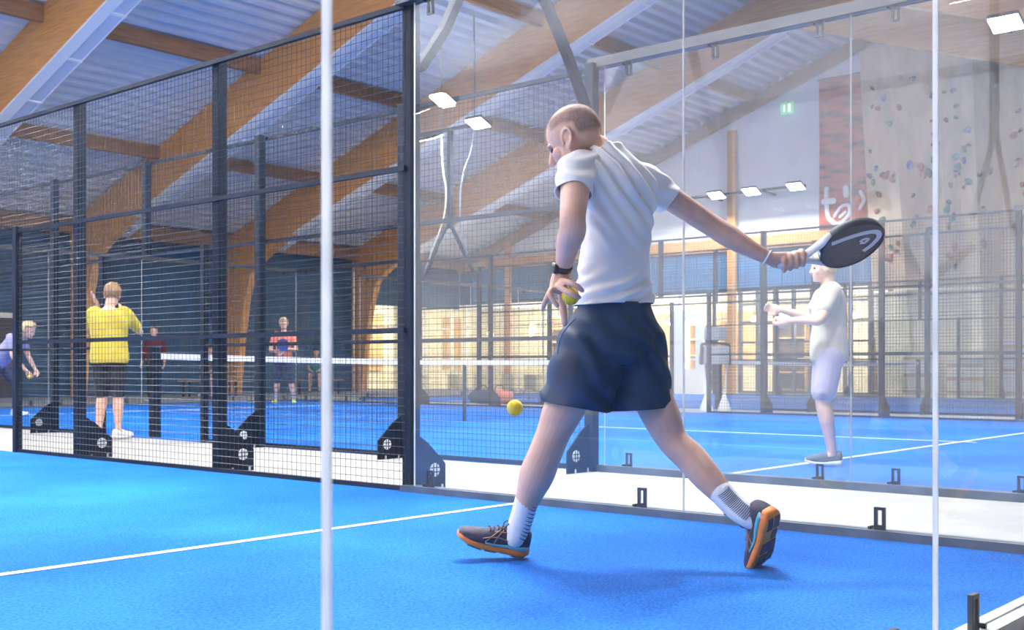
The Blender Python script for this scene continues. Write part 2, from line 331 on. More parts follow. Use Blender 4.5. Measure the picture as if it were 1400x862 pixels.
def mesh_panel(parent, x, y0, y1, z0, z1, cell=.05, r=.0019, n=4):
    mb = MB(); ny = max(1, round((y1-y0)/cell)); nz = max(1, round((z1-z0)/cell))
    for i in range(ny+1):
        y = y0 + (y1-y0)*i/ny; mb.tube([(x, y, z0), (x, y, z1)], r, n, False)
    for j in range(nz+1):
        z = z0 + (z1-z0)*j/nz; mb.tube([(x-.003, y0, z), (x-.003, y1, z)], r, n, False)
    return stuff(mb.build('mesh_panel', 'wire', parent))
def anchor(parent, x, y, out, emb=True):
    p = [(x, y-.006, .0), (x+out*.26, y-.006, .0), (x+out*.26, y-.006, .16), (x+out*.10, y-.006, .30), (x, y-.006, .36)]
    a = MB().prism(p, (0, .012, 0)).build('anchor_plate', 'steel', parent)
    if emb:
        c = Vector((x+out*.16, y-.0075, .125)); r = .043
        e = MB().prism([c + Vector((math.cos(i*math.pi/12)*r, 0, math.sin(i*math.pi/12)*r)) for i in range(24)], (0, -.003, 0)).build('emblem', 'emblem', a)
        mb = MB()
        for s in (-.014, .014):
            mb.cbox((c.x+s, c.y-.0045, c.z), (.006, .003, .08)); mb.cbox((c.x, c.y-.0045, c.z+s), (.08, .003, .006))
        mb.build('emblem_bars', 'steel', a)
    for dx in (.05, .2): MB().tube([(x+out*dx, y-.03, 0), (x+out*dx, y-.03, .035)], .011, 6).build('bolt', 'chrome', a)
def fence(x, out, label, near_emb=True, cell=.05, r=.0019, n=4):
    t = thing('mesh_fence', (x, 10, 0), label, 'fence', 'side fences of the courts')
    px0, px1 = (x+.012, x+.092) if out > 0 else (x-.092, x-.012)
    for y in (4, 6, 8, 12, 14, 16):
        MB().box((px0, y-.04, 0), (px1, y+.04, 3.03)).build('post', 'steel', t, bevel=.006)
        anchor(t, px1 if out > 0 else px0, y, out, near_emb)
    MB().box((px0, 9.97, 2.0), (px1, 10.03, 3.0)).build('post', 'steel', t)
    for y in (9.0, 11.0): MB().box((x-.03, y-.03, 0), (x+.03, y+.03, 2.04)).build('gate_post', 'steel', t)
    def rail(y0, y1, z, th=.032): MB().box((x-.012, y0, z-th/2), (x+.022, y1, z+th/2)).build('rail', 'steel', t)
    for z in (.025, 1., 2., 3.):
        if z > 1.5: rail(4, 16, z)
        else: rail(4, 9, z); rail(11, 16, z)
    for y0, y1, z0 in ((4, 6, .03), (6, 8, .03), (8, 9, .03), (9, 10, 2), (10, 11, 2), (11, 12, .03), (12, 14, .03), (14, 16, .03)):
        mesh_panel(t, x, y0, y1, z0, 3.0, cell, r, n)
    return t
def pane(parent, x0, x1, y0, y1, z0, z1, m='glass'):
    me_o = MB().box((x0, y0, z0), (x1, y1, z1)).build('pane', m, parent); me = me_o.data; me.materials.append(M['glass_edge'])
    thin = 0 if (x1-x0) < (y1-y0) else 1
    for p in me.polygons:
        if abs(p.normal[thin]) < .5: p.material_index = 1
    return me_o
def clip_mesh(axis, flip):
    mb = MB(); w_, h, b, th = .05, .10, .0135, .016
    def bar(u0, u1, z0, z1):
        lo, hi = ((-th/2, u0, z0), (th/2, u1, z1)) if axis == 'y' else ((u0, -th/2, z0), (u1, th/2, z1)); mb.box(lo, hi)
    bar(-w_/2, -w_/2+b, 0, h); bar(w_/2-b, w_/2, 0, h); bar(-w_/2+b, w_/2-b, h-b, h); bar(-w_/2+b, w_/2-b, 0, b*1.6)
    if axis == 'y': mb.tube([(-.02, .042, .008), (.02, .042, .008)], .008, 6)
    else: mb.tube([(.042, -.02, .008), (.042, .02, .008)], .008, 6)
    if flip:
        mb.v = [Vector((v.x, v.y, -v.z)) for v in mb.v]
    return mb
def glass_wall(axis, fixed, a0, panes, label, top=True, m='glass', clips=(.25, 1.65), at=None, at_top=None, rail='steel_grey', tall=3.0):
    t = thing('glass_wall', ((fixed, a0, 0) if axis == 'y' else (a0, fixed, 0)), label, 'glass wall', 'glass walls of the courts')
    a1 = a0 + 2*panes
    def bx(u0, u1, z0, z1, d0, d1, nm, mm):
        lo, hi = ((fixed+d0, u0, z0), (fixed+d1, u1, z1)) if axis == 'y' else ((u0, fixed+d0, z0), (u1, fixed+d1, z1))
        return MB().box(lo, hi).build(nm, mm, t)
    for i in range(panes):
        u0, u1 = a0+2*i+.003, a0+2*i+2-.003
        if axis == 'y': pane(t, fixed-.006, fixed+.006, u0 + (.08 if a0 > 1 and i == 0 else 0), u1 - (.08 if a0 < 1 and i == panes-1 else 0), .045, tall, m)
        else: pane(t, u0, u1, fixed-.0065, fixed+.0065, .045, tall, 'glass_low_haze' if (m == 'glass_back' and u1 < -3.9) else m)
    for s in (-1, 1): bx(a0, a1, .0, .05, (.0075 if s > 0 else -.045), (.045 if s > 0 else -.0075), 'base_rail', rail)
    cb = clip_mesh(axis, False).build('glass_clip', 'clip', None, loc=(0, 0, 0)); first = True
    spots = at or [a0+2*i+c for i in range(panes) for c in clips]; tops = at_top or spots
    for u in spots:
        if True:
            loc = Vector((0, u-a0, .05)) if axis == 'y' else Vector((u-a0, 0, .05))
            if first: cb.parent = t; cb.location = loc; first = False
            else:
                q = cb.copy(); COL.objects.link(q); q.parent = t; q.location = loc
    if top:
        bx(a0-.04, a1+.04, 3.0, 3.07, -.05, .05, 'top_rail', 'rail_top')
        ct = clip_mesh(axis, True).build('glass_clip', 'clip', None, loc=(0, 0, 0)); first = True
        for u in tops:
            if True:
                loc = Vector((0, u-a0, 3.0)) if axis == 'y' else Vector((u-a0, 0, 3.0))
                if first: ct.parent = t; ct.location = loc; first = False
                else:
                    q = ct.copy(); COL.objects.link(q); q.parent = t; q.location = loc
    return t
fence(0, 1, 'dark mesh fence of the player\'s court with perforated emblem on its anchor plates')
fence(GAP, -1, 'dark mesh fence across the walkway, on the near side of the court with the net')
fence(GAP+10, 1, 'mesh fence on the far side of the court with the net', False, r=.0026, n=3)
fence(2*GAP+10, -1, 'mesh fence on the near side of the court beside the gable wall', False, r=.0026, n=3)
fence(2*GAP+20, 1, 'mesh fence next to the gable wall and its lounge front', False, .1, r=.004, n=3)
glass_wall('y', 0, 0, 2, 'two glass panes on the side of the player\'s court beside the concrete walkway', at=[.25, .985, 1.71, 2.25, 3.78])
glass_wall('x', 0, -10, 5, 'large glass back wall the tall player stands behind', m='glass_back', clips=(.28, 1.72), rail='rail_lit')
glass_wall('y', GAP, 0, 2, 'two glass side panes of the court with the net, across the concrete walkway', at=[.25, .97, 1.71, 2.21, 3.7], at_top=[.25, .97, 1.71, 2.21, 2.98, 3.7])
glass_wall('x', 0, GAP, 5, 'glass back wall at the near end of the court with the net', m='glass_far')
glass_wall('y', GAP+10, 0, 2, 'far glass side panes of the court with the net', m='glass_far')
glass_wall('x', 20, GAP, 5, 'glass end wall of the court with the net in front of the dark blue wall', m='glass_far')
glass_wall('y', GAP, 16, 2, 'glass side panes at the dark blue end of the court with the net', m='glass_far')
glass_wall('y', GAP+10, 16, 2, 'glass side panes at the far corner of the court with the net', m='glass_far')
glass_wall('y', 2*GAP+10, 0, 2, 'near glass side panes of the court beside the gable wall', m='glass_far')
glass_wall('x', 20, 2*GAP+10, 5, 'glass end wall of the court beside the gable wall', m='glass_far')
# ---- nets
def net(x0, label):
    t = thing('padel_net', (x0, 10, 0), label, 'net', 'court nets')
    for x in (x0+.05, x0+9.95):
        MB().box((x-.05, 9.95, 0), (x+.05, 10.05, 1.0)).build('net_post', 'steel', t, bevel=.01)
    sag = lambda x: .93 - .05*math.sin(math.pi*(x-x0)/10)
    N = 20; xs = [x0+.1+9.8*i/N for i in range(N+1)]
    mb = MB(); rs = []
    for x in xs: rs.append([(x, 9.975, sag(x)-.065), (x, 10.025, sag(x)-.065), (x, 10.02, sag(x)), (x, 9.98, sag(x))])
    mb.rings([[Vector(p) for p in r] for r in rs]); mb.build('tape', 'tape', t)
    mb = MB(); x = x0+.12
    while x < x0+9.9: mb.tube([(x, 10, .03), (x, 10, sag(x)-.06)], .0022, 3, False); x += .05
    z = .03
    while z < .86: mb.tube([(xx, 10, min(z, sag(xx)-.06)) for xx in xs], .0022, 3, False); z += .05
    stuff(mb.build('netting', 'net', t))
    MB().box((x0+4.975, 9.985, 0), (x0+5.025, 10.015, sag(x0+5))).build('centre_strap', 'net', t)
net(GAP, 'padel net with white tape on the middle court'); net(2*GAP+10, 'padel net on the court beside the gable wall')
# ---- floodlight masts standing astride the walkways
M['led'] = emit('led_panel', (1., .98, .95), 28)
def mast(xa, xb, y, label):
    xm = (xa+xb)/2
    t = thing('floodlight_mast', (xm, y, 3.9), label, 'floodlight', 'floodlight masts between the courts')
    def strut(pts):
        rs = []
        pts = [Vector(p) for p in pts]
        for i, p in enumerate(pts):
            tg = (pts[min(i+1, len(pts)-1)]-pts[max(i-1, 0)]).normalized(); a = Vector((0, 1, 0)); b = tg.cross(a).normalized()
            rs.append([p+a*.03+b*.03, p-a*.03+b*.03, p-a*.03-b*.03, p+a*.03-b*.03])
        MB().rings(rs).build('strut', 'steel', t)
    if xa < 20:
        strut([(xa+.125, y, 2.64), (xa+.22, y, 2.76), (xa+.34, y, 2.92), (xa+.44, y, 3.1), (xa+.6, y, 3.42), (xm, y, 4.0)])
        strut([(xb-.125, y, 2.70), (xb-.35, y, 3.04), (xb-.61, y, 3.38), (xm, y, 3.9)])
        MB().box((xm-.05, y-.05, 3.8), (xm+.05, y+.05, 5.95)).build('pole', 'steel', t)
    else:
        for dy in (-.9, .9): MB().box((xm, y+dy-.03, 5.91), (X_GABLE-.005, y+dy+.03, 5.96)).build('wall_bracket', 'steel', t)
    e = 1 if xa < 20 else -1
    heads = ((-1.9, e), (-.75, -1), (.45, e), (1.65, -1))
    if y == 4: heads = ((-1.9, e), (-1.1, -1), (-.4, e), (.4, -1))
    elif xa > 20: heads = ((-2.2, -1), (-.8, -1), (.35, -1), (2.2, -1))
    elif xa > 10: heads = ((-1.0, -1), (.8, 1))
    MB().box((xm-.03, y+heads[0][0]-.2, 5.9), (xm+.03, y+heads[-1][0]+.2, 5.97)).build('crossbar', 'steel', t)
    for i, (dy, sx) in enumerate(heads):
        c = Vector((xm+sx*.22, y+dy, 5.88)); ty = .12*(-1 if y > 10 else 1)
        ay = Vector((0, 1, 0)); ax = Vector((math.cos(.42), 0, math.sin(.42)*-1*-sx)).normalized(); ax = Vector((math.cos(.42)*1, 0, sx*math.sin(.42)))
        az = ax.cross(ay).normalized(); az = az if az.z > 0 else -az
        h = MB().obox(c+az*.045, ax, ay, az, (.36, .46, .07)).build('lamp_head', 'steel', t, bevel=.01)
        MB().obox(c+az*.005, ax, ay, az, (.33, .43, .012)).build('led_panel', 'led', h)
        MB().obox(c+az*.04 - ax*(sx*.2), ax, ay, az, (.1, .05, .05)).build('bracket', 'steel', h)
        ld = bpy.data.lights.new('court_light', 'AREA'); ld.shape = 'RECTANGLE'; ld.size = .33; ld.size_y = .43; ld.energy = LAMP_W/len(heads)*(1.6 if (xa == 0 and y == 4) else .55 if xa < 0 else 1.0); ld.color = (1, .98, .96)
        lo = bpy.data.objects.new('court_light', ld); COL.objects.link(lo)
        lo.parent = t; lo.location = (c - az*.006) - Vector(t.location)
        lo.rotation_euler = az.to_track_quat('Z', 'Y').to_euler()
NEARFAR = {4: 'above the glass corner', 16: 'towards the dark blue wall'}
for xa, xb, nm in ((-10-GAP, -10, 'on the open side of the player\'s court'), (0, GAP, 'astride the walkway next to the tall player'), (10+GAP, 10+2*GAP, 'between the net court and the gable court'), (20+2*GAP, 20+3*GAP, 'in front of the white gable wall')):
    for y in ((4, 16) if xa < 20 else (16,)): mast(xa, xb, y, 'dark floodlight mast %s, %s' % (nm, NEARFAR[y]))
# ================================================================ people: helpers
def ring(c, ax, ay, rx, ry, n=20, p=2.0):
    out = []
    for k in range(n):
        a = 2*math.pi*k/n; ca, sa = math.cos(a), math.sin(a)
        out.append(c + ax*(rx*math.copysign(abs(ca)**(2/p), ca)) + ay*(ry*math.copysign(abs(sa)**(2/p), sa)))
    return out
def cr(pts, sub=4):               # Catmull-Rom through (point, value...) tuples of Vectors/floats
    def ev(a, b, c, d, t): return .5*((2*b) + (c-a)*t + (2*a-5*b+4*c-d)*t*t + (3*b-a-3*c+d)*t*t*t)
    out = []
    for i in range(len(pts)-1):
        q = [pts[max(i-1, 0)], pts[i], pts[i+1], pts[min(i+2, len(pts)-1)]]
        for s in range(sub): out.append(ev(*q, s/sub))
    out.append(pts[-1]); return out
def limb(mb, pts, rad, n=14, sub=4, flat=1.0, ref=None):
    """smooth tapered limb with rounded ends; flat squashes it along the direction ref"""
    pts = cr([Vector(p) for p in pts], sub); rad = cr([float(r) for r in rad], sub)
    t0 = (pts[1]-pts[0]).normalized(); t1 = (pts[-1]-pts[-2]).normalized()
    P_ = [pts[0]-t0*rad[0]*.75, pts[0]-t0*rad[0]*.45] + pts + [pts[-1]+t1*rad[-1]*.45, pts[-1]+t1*rad[-1]*.75]
    R_ = [rad[0]*.35, rad[0]*.8] + rad + [rad[-1]*.8, rad[-1]*.35]
    rs = []; up = Vector(ref) if ref is not None else None
    for i, p in enumerate(P_):
        t = (P_[min(i+1, len(P_)-1)]-P_[max(i-1, 0)]).normalized()
        if up is None: up = Vector((0, 0, 1)) if abs(t.z) < .8 else Vector((1, 0, 0))
        b = (up - t*up.dot(t)).normalized(); a = t.cross(b)
        if ref is None: up = b
        rs.append(ring(p, a, b, R_[i], R_[i]*flat, n))
    return mb.rings(rs)
def ell(mb, c, ax, ay, az, r, n=14):
    rs = []
    for i in range(1, n):
        th = math.pi*i/n; rs.append(ring(Vector(c)+az*(r[2]*-math.cos(th)), ax, ay, r[0]*math.sin(th), r[1]*math.sin(th), n+4))
    return mb.rings(rs)
def fuse(mb, voxel, smooth=6, fac=.5):
    """one continuous surface out of overlapping closed shapes"""
    me = mb.mesh('fuse'); fix_normals(me)
    o = bpy.data.objects.new('fuse', me); COL.objects.link(o)
    r = o.modifiers.new('r', 'REMESH'); r.mode = 'VOXEL'; r.voxel_size = voxel; r.use_smooth_shade = True
    s = o.modifiers.new('s', 'SMOOTH'); s.iterations = smooth; s.factor = fac
    dg = bpy.context.evaluated_depsgraph_get(); out = bpy.data.meshes.new_from_object(o.evaluated_get(dg))
    bpy.data.objects.remove(o); bpy.data.meshes.remove(me)
    for p in out.polygons: p.use_smooth = True
    return out
def mesh_obj(me, name, m, parent):
    me.name = name; me.transform(Matrix.Translation(-world_loc(parent))); me.materials.clear(); me.materials.append(M[m] if isinstance(m, str) else m)
    o = bpy.data.objects.new(name, me); COL.objects.link(o); o.parent = parent; return o
def cut(me, planes):
    """planes: (point, normal, limit) - remove what lies beyond the plane within limit metres of the point"""
    bm = bmesh.new(); bm.from_mesh(me)
    for p, nrm, lim in planes:
        p = Vector(p); nrm = Vector(nrm).normalized()
        fs = [f for f in bm.faces if (f.calc_center_median()-p).length < lim]
        es = set(e for f in fs for e in f.edges); vs = set(v for f in fs for v in f.verts)
        bmesh.ops.bisect_plane(bm, geom=list(vs)+list(es)+fs, plane_co=p, plane_no=nrm, clear_outer=False)
        kill = [f for f in bm.faces if (f.calc_center_median()-p).dot(nrm) > 1e-5 and (f.calc_center_median()-p).length < lim]
        bmesh.ops.delete(bm, geom=kill, context='FACES')
    bm.to_mesh(me); bm.free(); me.update(); return me
def wrinkle(me, fn):
    """push each vertex along its normal by fn(co)"""
    nr = [Vector(v.normal) for v in me.vertices]
    for v, n_ in zip(me.vertices, nr): v.co = v.co + n_*fn(v.co)
    me.update(); return me
def solid(o, th=.004):
    s = o.modifiers.new('thickness', 'SOLIDIFY'); s.thickness = th; s.offset = -1; return o
def head_shapes(mb, c, f, u, s=1.0, ears=True):
    """skull, face, nose, lips, chin, ears round the head centre c; f looks forward, u is up"""
    f = f.normalized(); u = (u - f*u.dot(f)).normalized(); l = u.cross(f)
    L = lambda x, y, z: c + f*(x*s) + l*(y*s) + u*(z*s)
    e = lambda x, y, z, a, b, d: ell(mb, L(x, y, z), f, l, u, (a*s, b*s, d*s), 12)
    e(-.004, 0, .02, .102, .078, .094); e(.035, 0, -.045, .062, .06, .08); e(.05, 0, -.085, .046, .046, .034)
    e(.084, 0, .002, .017, .05, .012); e(.088, 0, -.074, .016, .025, .011); e(.083, 0, -.106, .02, .023, .018)
    for y in (-.045, .045): e(.062, y, -.04, .022, .018, .024)
    limb(mb, [L(.094, 0, -.004), L(.108, 0, -.028), L(.115, 0, -.046)], [.009*s, .011*s, .014*s], 10, 3)
    if ears:
        for y in (-1, 1):
            pts = [L(-.002+.021*math.cos(a)-.006*math.sin(a), y*(.079+.007*(1-math.cos(a))*.5), -.018+.030*math.sin(a)) for a in [i*math.pi/5-.6 for i in range(9)]]
            limb(mb, pts, [.0055*s]*9, 8, 2); e(-.002, y*.077, -.02, .014, .006, .024); e(.008, y*.078, -.05, .009, .006, .011)
    return L, f, l, u
def hair_cap(c, f, u, s, keep, grow, parent, m, n=40, lump=0, dens=None):
    f = f.normalized(); u = (u - f*u.dot(f)).normalized(); l = u.cross(f); mb = MB(); idx = {}; vs = []
    rx, ry, rz = .102*s+grow, .078*s+grow, .094*s+grow; rows = []
    for i in range(n//2+1):
        th = math.pi*i/(n//2)
        rows.append([(rx*math.sin(th)*math.cos(2*math.pi*k/n), ry*math.sin(th)*math.sin(2*math.pi*k/n), rz*math.cos(th)) for k in range(n)])
    P3 = []
    for r in rows:
        for q in r:
            w_ = 1 + (lump*noise.noise(Vector(q)*28) if lump else 0)
            P3.append(c + f*(q[0]*w_-.004*s) + l*(q[1]*w_) + u*(q[2]*w_+.02*s))
    fs = []
    for i in range(n//2):
        for k in range(n):
            qs = [rows[i][k], rows[i][(k+1) % n], rows[i+1][(k+1) % n], rows[i+1][k]]
            m_ = [sum(v[j] for v in qs)/4 for j in range(3)]
            if keep(m_[0]/s, m_[1]/s, m_[2]/s): fs.append((i*n+k, i*n+(k+1) % n, (i+1)*n+(k+1) % n, (i+1)*n+k))
    used = sorted(set(i for q in fs for i in q)); mp = {a: b for b, a in enumerate(used)}
    mb.add([P3[i] for i in used], [tuple(mp[i] for i in q) for q in fs])
    o = mb.build('hair', m, parent, True)
    if dens:
        at = o.data.attributes.new('dens', 'FLOAT', 'POINT'); inv = [None]*len(used)
        flat = [q for r in rows for q in r]
        for b_, a_ in enumerate(used): at.data[b_].value = dens(flat[a_][0]/s, flat[a_][1]/s, flat[a_][2]/s)
        return o
    bm = bmesh.new(); bm.from_mesh(o.data); bmesh.ops.remove_doubles(bm, verts=bm.verts, dist=1e-5); bm.to_mesh(o.data); bm.free()
    for p in o.data.polygons: p.use_smooth = True
    solid(o, grow*.8+.004); return o
def hand_shapes(mb, w_, d, nrm, side, s=1.0, curl=.5, spread=.12):
    """palm and five bent fingers; d points to the fingers, nrm out of the palm, side=+1 puts the thumb on d x nrm"""
    d = d.normalized(); nrm = (nrm - d*nrm.dot(d)).normalized(); lat = d.cross(nrm)*side
    rs = []
    for t, a, b in ((0, .026, .019), (.03, .033, .018), (.06, .039, .016), (.088, .040, .013)): rs.append(ring(w_+d*(t*s), lat, nrm, a*s, b*s, 12, 2.6))
    mb.rings(rs)
    for i, (off, ln) in enumerate(((.030, .072), (.010, .082), (-.011, .076), (-.030, .058))):
        p = w_ + d*(.082*s) + lat*(off*s); dirv = (d + lat*(off*spread*8)).normalized(); pts = [p]; ang = 0
        for k, fr in enumerate((.45, .32, .23)):
            ang += curl*(.7 + .25*i*.4) if k else curl*.6
            dv = dirv*math.cos(ang) + nrm*math.sin(ang); p = p + dv*(ln*fr*s*1.05); pts.append(p)
        limb(mb, pts, [.0095*s, .0090*s, .0082*s, .0068*s], 8, 3)
    p = w_ + d*(.028*s) + lat*(.030*s); v1 = (d*.75 + lat*.6 + nrm*.25).normalized(); v2 = (d*.9 + lat*.15 + nrm*.4).normalized()
    limb(mb, [p-lat*(.01*s), p+v1*(.036*s), p+v1*(.036*s)+v2*(.03*s), p+v1*(.036*s)+v2*(.052*s)], [.014*s, .0115*s, .0098*s, .0075*s], 8, 3)

def shoe(parent, heel, toe_dir, up, L, mats, detail=True, wmul=1.0, names=('sole', 'shoe_upper'), collar=True, lift=.55):
    """running shoe: heel = bottom of the heel, toe_dir along the foot, up away from the sole"""
    X = toe_dir.normalized(); Zv = (up - X*up.dot(X)).normalized(); Y = Zv.cross(X)
    k = L/.29
    W = lambda x, y, z: heel + X*x*L + Y*(y*k*wmul) + Zv*(z*k)
    def interp(tab, x):
        for (a, va), (b, vb) in zip(tab, tab[1:]):
            if x <= b:
                t = (x-a)/(b-a); t = t*t*(3-2*t); return va+(vb-va)*t
        return tab[-1][1]
    wid = lambda x: interp([(0, .024), (.05, .036), (.15, .041), (.4, .038), (.6, .046), (.74, .050), (.88, .045), (.96, .035), (1, .017)], x)
    zb = lambda x: interp([(0, .014), (.08, .002), (.2, 0), (.62, 0), (.8, .006), (1, .026*lift/.55)], x)
    zt = lambda x: interp([(0, .046), (.2, .040), (.5, .031), (.75, .027+.006), (1, .042*lift/.55+.004)], x)
    hh = lambda x: interp([(0, .092), (.04, .108), (.16, .100), (.30, .110), (.42, .102), (.55, .088), (.7, .076), (.85, .069), (.95, .062), (1, .050)], x)
    xs = [0, .015, .04, .08, .14, .2, .27, .34, .42, .5, .58, .66, .74, .81, .87, .92, .96, .985, 1]
    so = MB(); so.rings([[W(x, p[0], p[1]) for p in [(math.copysign(abs(math.cos(a))**.45, math.cos(a))*wid(x)*1.04, (zb(x)+zt(x))/2 + math.copysign(abs(math.sin(a))**.45, math.sin(a))*(zt(x)-zb(x))/2) for a in [2*math.pi*j/20 for j in range(20)]]] for x in xs])
    sole = so.build(names[0], mats['sole'], parent, True)
    def up_pt(x, t, off=0.):     # t 0..pi from right side over the top to the left side
        w_ = wid(x)*.97+off; z0 = zt(x)-.006; h = hh(x)-z0+off
        nar = 1 - (.10 if x < .25 else .10+.3*min(1, (x-.25)/.15))*max(0, math.sin(t))**2*(1 if x < .55 else max(0, 1-(x-.55)/.3))
        return W(x, math.copysign(abs(math.cos(t))**.8, math.cos(t))*w_*nar, z0 + h*max(0, math.sin(t))**.75)
    ub = MB(); N = 17
    ub.rings([[up_pt(.012+x*.978, math.pi*j/(N-1)) for j in range(N)] for x in xs])
    upr = ub.build(names[1], mats['upper'], parent, True)
    if detail:
        if 'mid' in mats:
            mb = MB()
            for sgn in (-1, 1):
                mb.rings([[W(x, sgn*(wid(x)*1.05+.001), z) for z in (zt(x)-.014*(1-x/.62)-.001, zt(x)+.004)] + [W(x, sgn*(wid(x)*.94), z) for z in (zt(x)+.004, zt(x)-.014*(1-x/.62)-.001)] for x in [.02+i*.06 for i in range(11)]])
            mb.build('midsole', mats['mid'], sole, True)
        if 'stripe' in mats:
            for sgn in (0, 1):
                T = lambda t: t if sgn == 0 else math.pi-t
                for pth in ([(.62, .12), (.55, .45), (.47, .8), (.42, 1.05)], [(.5, .10), (.46, .45), (.42, .75), (.38, 1.0)], [(.30, .2), (.42, .35), (.54, .42), (.66, .3)], [(.12, .5), (.28, .62), (.42, .72), (.52, .85)]):
                    limb(MB0 := MB(), [up_pt(x, T(t), .001) for x, t in pth], [.0028*k]*len(pth), 6, 3); MB0.build('stripe', mats['stripe'], upr, True)
        if 'lace' in mats:
            for i in range(5):
                x = .36+i*.055; l1 = MB(); limb(l1, [up_pt(x+(.02 if i % 2 else 0), math.pi*.30, .002), up_pt(x+.01, math.pi*.5, .004), up_pt(x+(0 if i % 2 else .02), math.pi*.70, .002)], [.0028*k]*3, 6, 3); l1.build('lace', mats['lace'], upr, True)
            for sgn in (-1, 1):
                b = up_pt(.36, math.pi*.5, .004); l1 = MB()
                limb(l1, [b, b+Y*(sgn*.02*k)+Zv*(.012*k), b+Y*(sgn*.038*k)-Zv*(.004*k)+X*.012*k, b+Y*(sgn*.03*k)-Zv*(.02*k)+X*.01*k], [.0026*k]*4, 6, 3); l1.build('lace', mats['lace'], upr, True)
        if 'pad' in mats:
            for x0, x1, y0, y1 in ((.05, .22, -.7, -.1), (.05, .22, .1, .7), (.26, .4, -.6, -.05), (.44, .6, .0, .75), (.44, .62, -.75, -.1), (.65, .82, -.8, -.05), (.65, .84, .05, .8), (.86, .95, -.55, .5)):
                q = MB(); q.prism([W(x, wid(x)*y, zb(x)-.0035) for x, y in ((x0, y0), (x1, y0), (x1, y1), (x0, y1))], Zv*(.006*k)); q.build('tread_pad', mats['pad'], sole)
    return W
M['skin'] = mat('skin', (.63, .38, .28), .5, col2=(.72, .45, .345), scale=14, detail=6, bump=.04, bscale=220, spec=.4)
M['skin'].node_tree.nodes['Principled BSDF'].inputs['Subsurface Weight'].default_value = .12
M['skin'].node_tree.nodes['Principled BSDF'].inputs['Subsurface Radius'].default_value = (.02, .008, .004)
M['eye'] = mat('eye', (.03, .02, .02), .2)
# ================================================================ the tall player with the racket
M['tee'] = mat('white_tee', (.85, .85, .84), .85, var=.03, scale=8, bump=.15, bscale=900)
M['shorts'] = mat('navy_shorts', (.010, .032, .070), .75, var=.25, scale=5, bump=.12, bscale=600)
M['sock'] = mat('white_sock', (.78, .80, .82), .9, var=.05, scale=30, bump=.2, bscale=500)
M['sock_dark'] = mat('sock_stripe', (.05, .08, .16), .9)
M['orange'] = mat('orange_sole', (.80, .22, .035), .55, var=.1, scale=30)
M['teal'] = mat('teal_midsole', (.10, .42, .50), .5)
M['upper'] = mat('navy_knit', (.020, .030, .060), .7, col2=(.055, .04, .075), scale=40, bump=.2, bscale=300)
M['stripe'] = mat('bronze_stripe', (.30, .17, .13), .5)
M['lace'] = mat('dark_lace', (.015, .02, .035), .7)
M['pad'] = mat('tread_dark', (.06, .03, .05), .6)
M['watch'] = mat('black_watch', (.012, .014, .016), .35)
M['watch_face'] = mat('watch_glass', (.10, .16, .16), .1, spec=.8)
M['buzz'] = mat('buzz_hair', (.40, .28, .22), .85, col2=(.25, .19, .16), scale=90, detail=6)
M['ball'] = mat('ball_felt', (.84, .60, .03), .9, var=.08, scale=60, bump=.5, bscale=500)
M['ball_seam'] = mat('ball_seam', (.75, .77, .62), .8)
_m, _nt, _b, _o = M['buzz'], M['buzz'].node_tree, M['buzz'].node_tree.nodes['Principled BSDF'], M['buzz'].node_tree.nodes['Material Output']
_at = _nt.nodes.new('ShaderNodeAttribute'); _at.attribute_name = 'dens'; _tr = _nt.nodes.new('ShaderNodeBsdfTransparent'); _mx = _nt.nodes.new('ShaderNodeMixShader')
_nt.links.new(_at.outputs['Fac'], _mx.inputs[0]); _nt.links.new(_tr.outputs[0], _mx.inputs[1]); _nt.links.new(_b.outputs[0], _mx.inputs[2]); _nt.links.new(_mx.outputs[0], _o.inputs[0])
hero = thing('person', on_z(850, 775, .012), 'tall player in white T-shirt and navy shorts striding with arm stretched back', 'person')
TF = (RGT*-.7 + FWD*.7).normalized(); TL = (RGT*-.7 - FWD*.7).normalized()
sh_l, el_l, wr_l = P(788, 233, 4.30), P(783, 303, 4.15), P(770, 370, 4.25)
sh_r, el_r, wr_r = P(886, 248, 4.54), P(972, 308, 4.60), P(1051, 353, 4.56)
hp_l, hp_r = P(815, 465, 4.36), P(863, 463, 4.48)
kn_l, an_l = P(757, 592, 4.44), P(708, 727, 4.50)
kn_r, an_r = P(920, 603, 4.44), P(1018, 704, 4.265)
tors = [(840, 450, .150, .120), (840, 416, .142, .112), (840, 385, .138, .105), (840, 350, .138, .105), (844, 310, .148, .105), (845, 275, .165, .108), (842, 245, .175, .10), (835, 226, .120, .066), (828, 212, .066, .056), (822, 200, .060, .060)]
b = MB()
b.rings([ring(P(x, y, 4.42), TL, TF, a, d, 24) for x, y, a, d in tors])
ell(b, P(839, 462, 4.42), TL, TF, UP, (.142, .118, .10))
limb(b, [P(812, 228, 4.37), sh_l, P(786, 262, 4.23), el_l+UP*.02, el_l-UP*.03, P(778, 330, 4.18), P(773, 352, 4.22), wr_l], [.042, .052, .055, .048, .050, .047, .036, .029], 18)
limb(b, [P(862, 238, 4.48), sh_r, P(915, 270, 4.56), P(945, 290, 4.59), el_r, P(998, 324, 4.59), P(1025, 340, 4.57), wr_r], [.042, .050, .050, .047, .045, .046, .036, .028], 18)
limb(b, [hp_l, P(788, 525, 4.40), P(768, 566, 4.43), kn_l, P(745, 622, 4.45), P(733, 652, 4.47), P(719, 690, 4.49), an_l], [.082, .084, .078, .067, .066, .068, .046, .038], 20)
limb(b, [hp_r, P(884, 525, 4.47), P(905, 572, 4.45), kn_r, P(945, 627, 4.40), P(966, 652, 4.35), P(993, 682, 4.31), an_r], [.082, .082, .074, .060, .061, .057, .043, .037], 20)
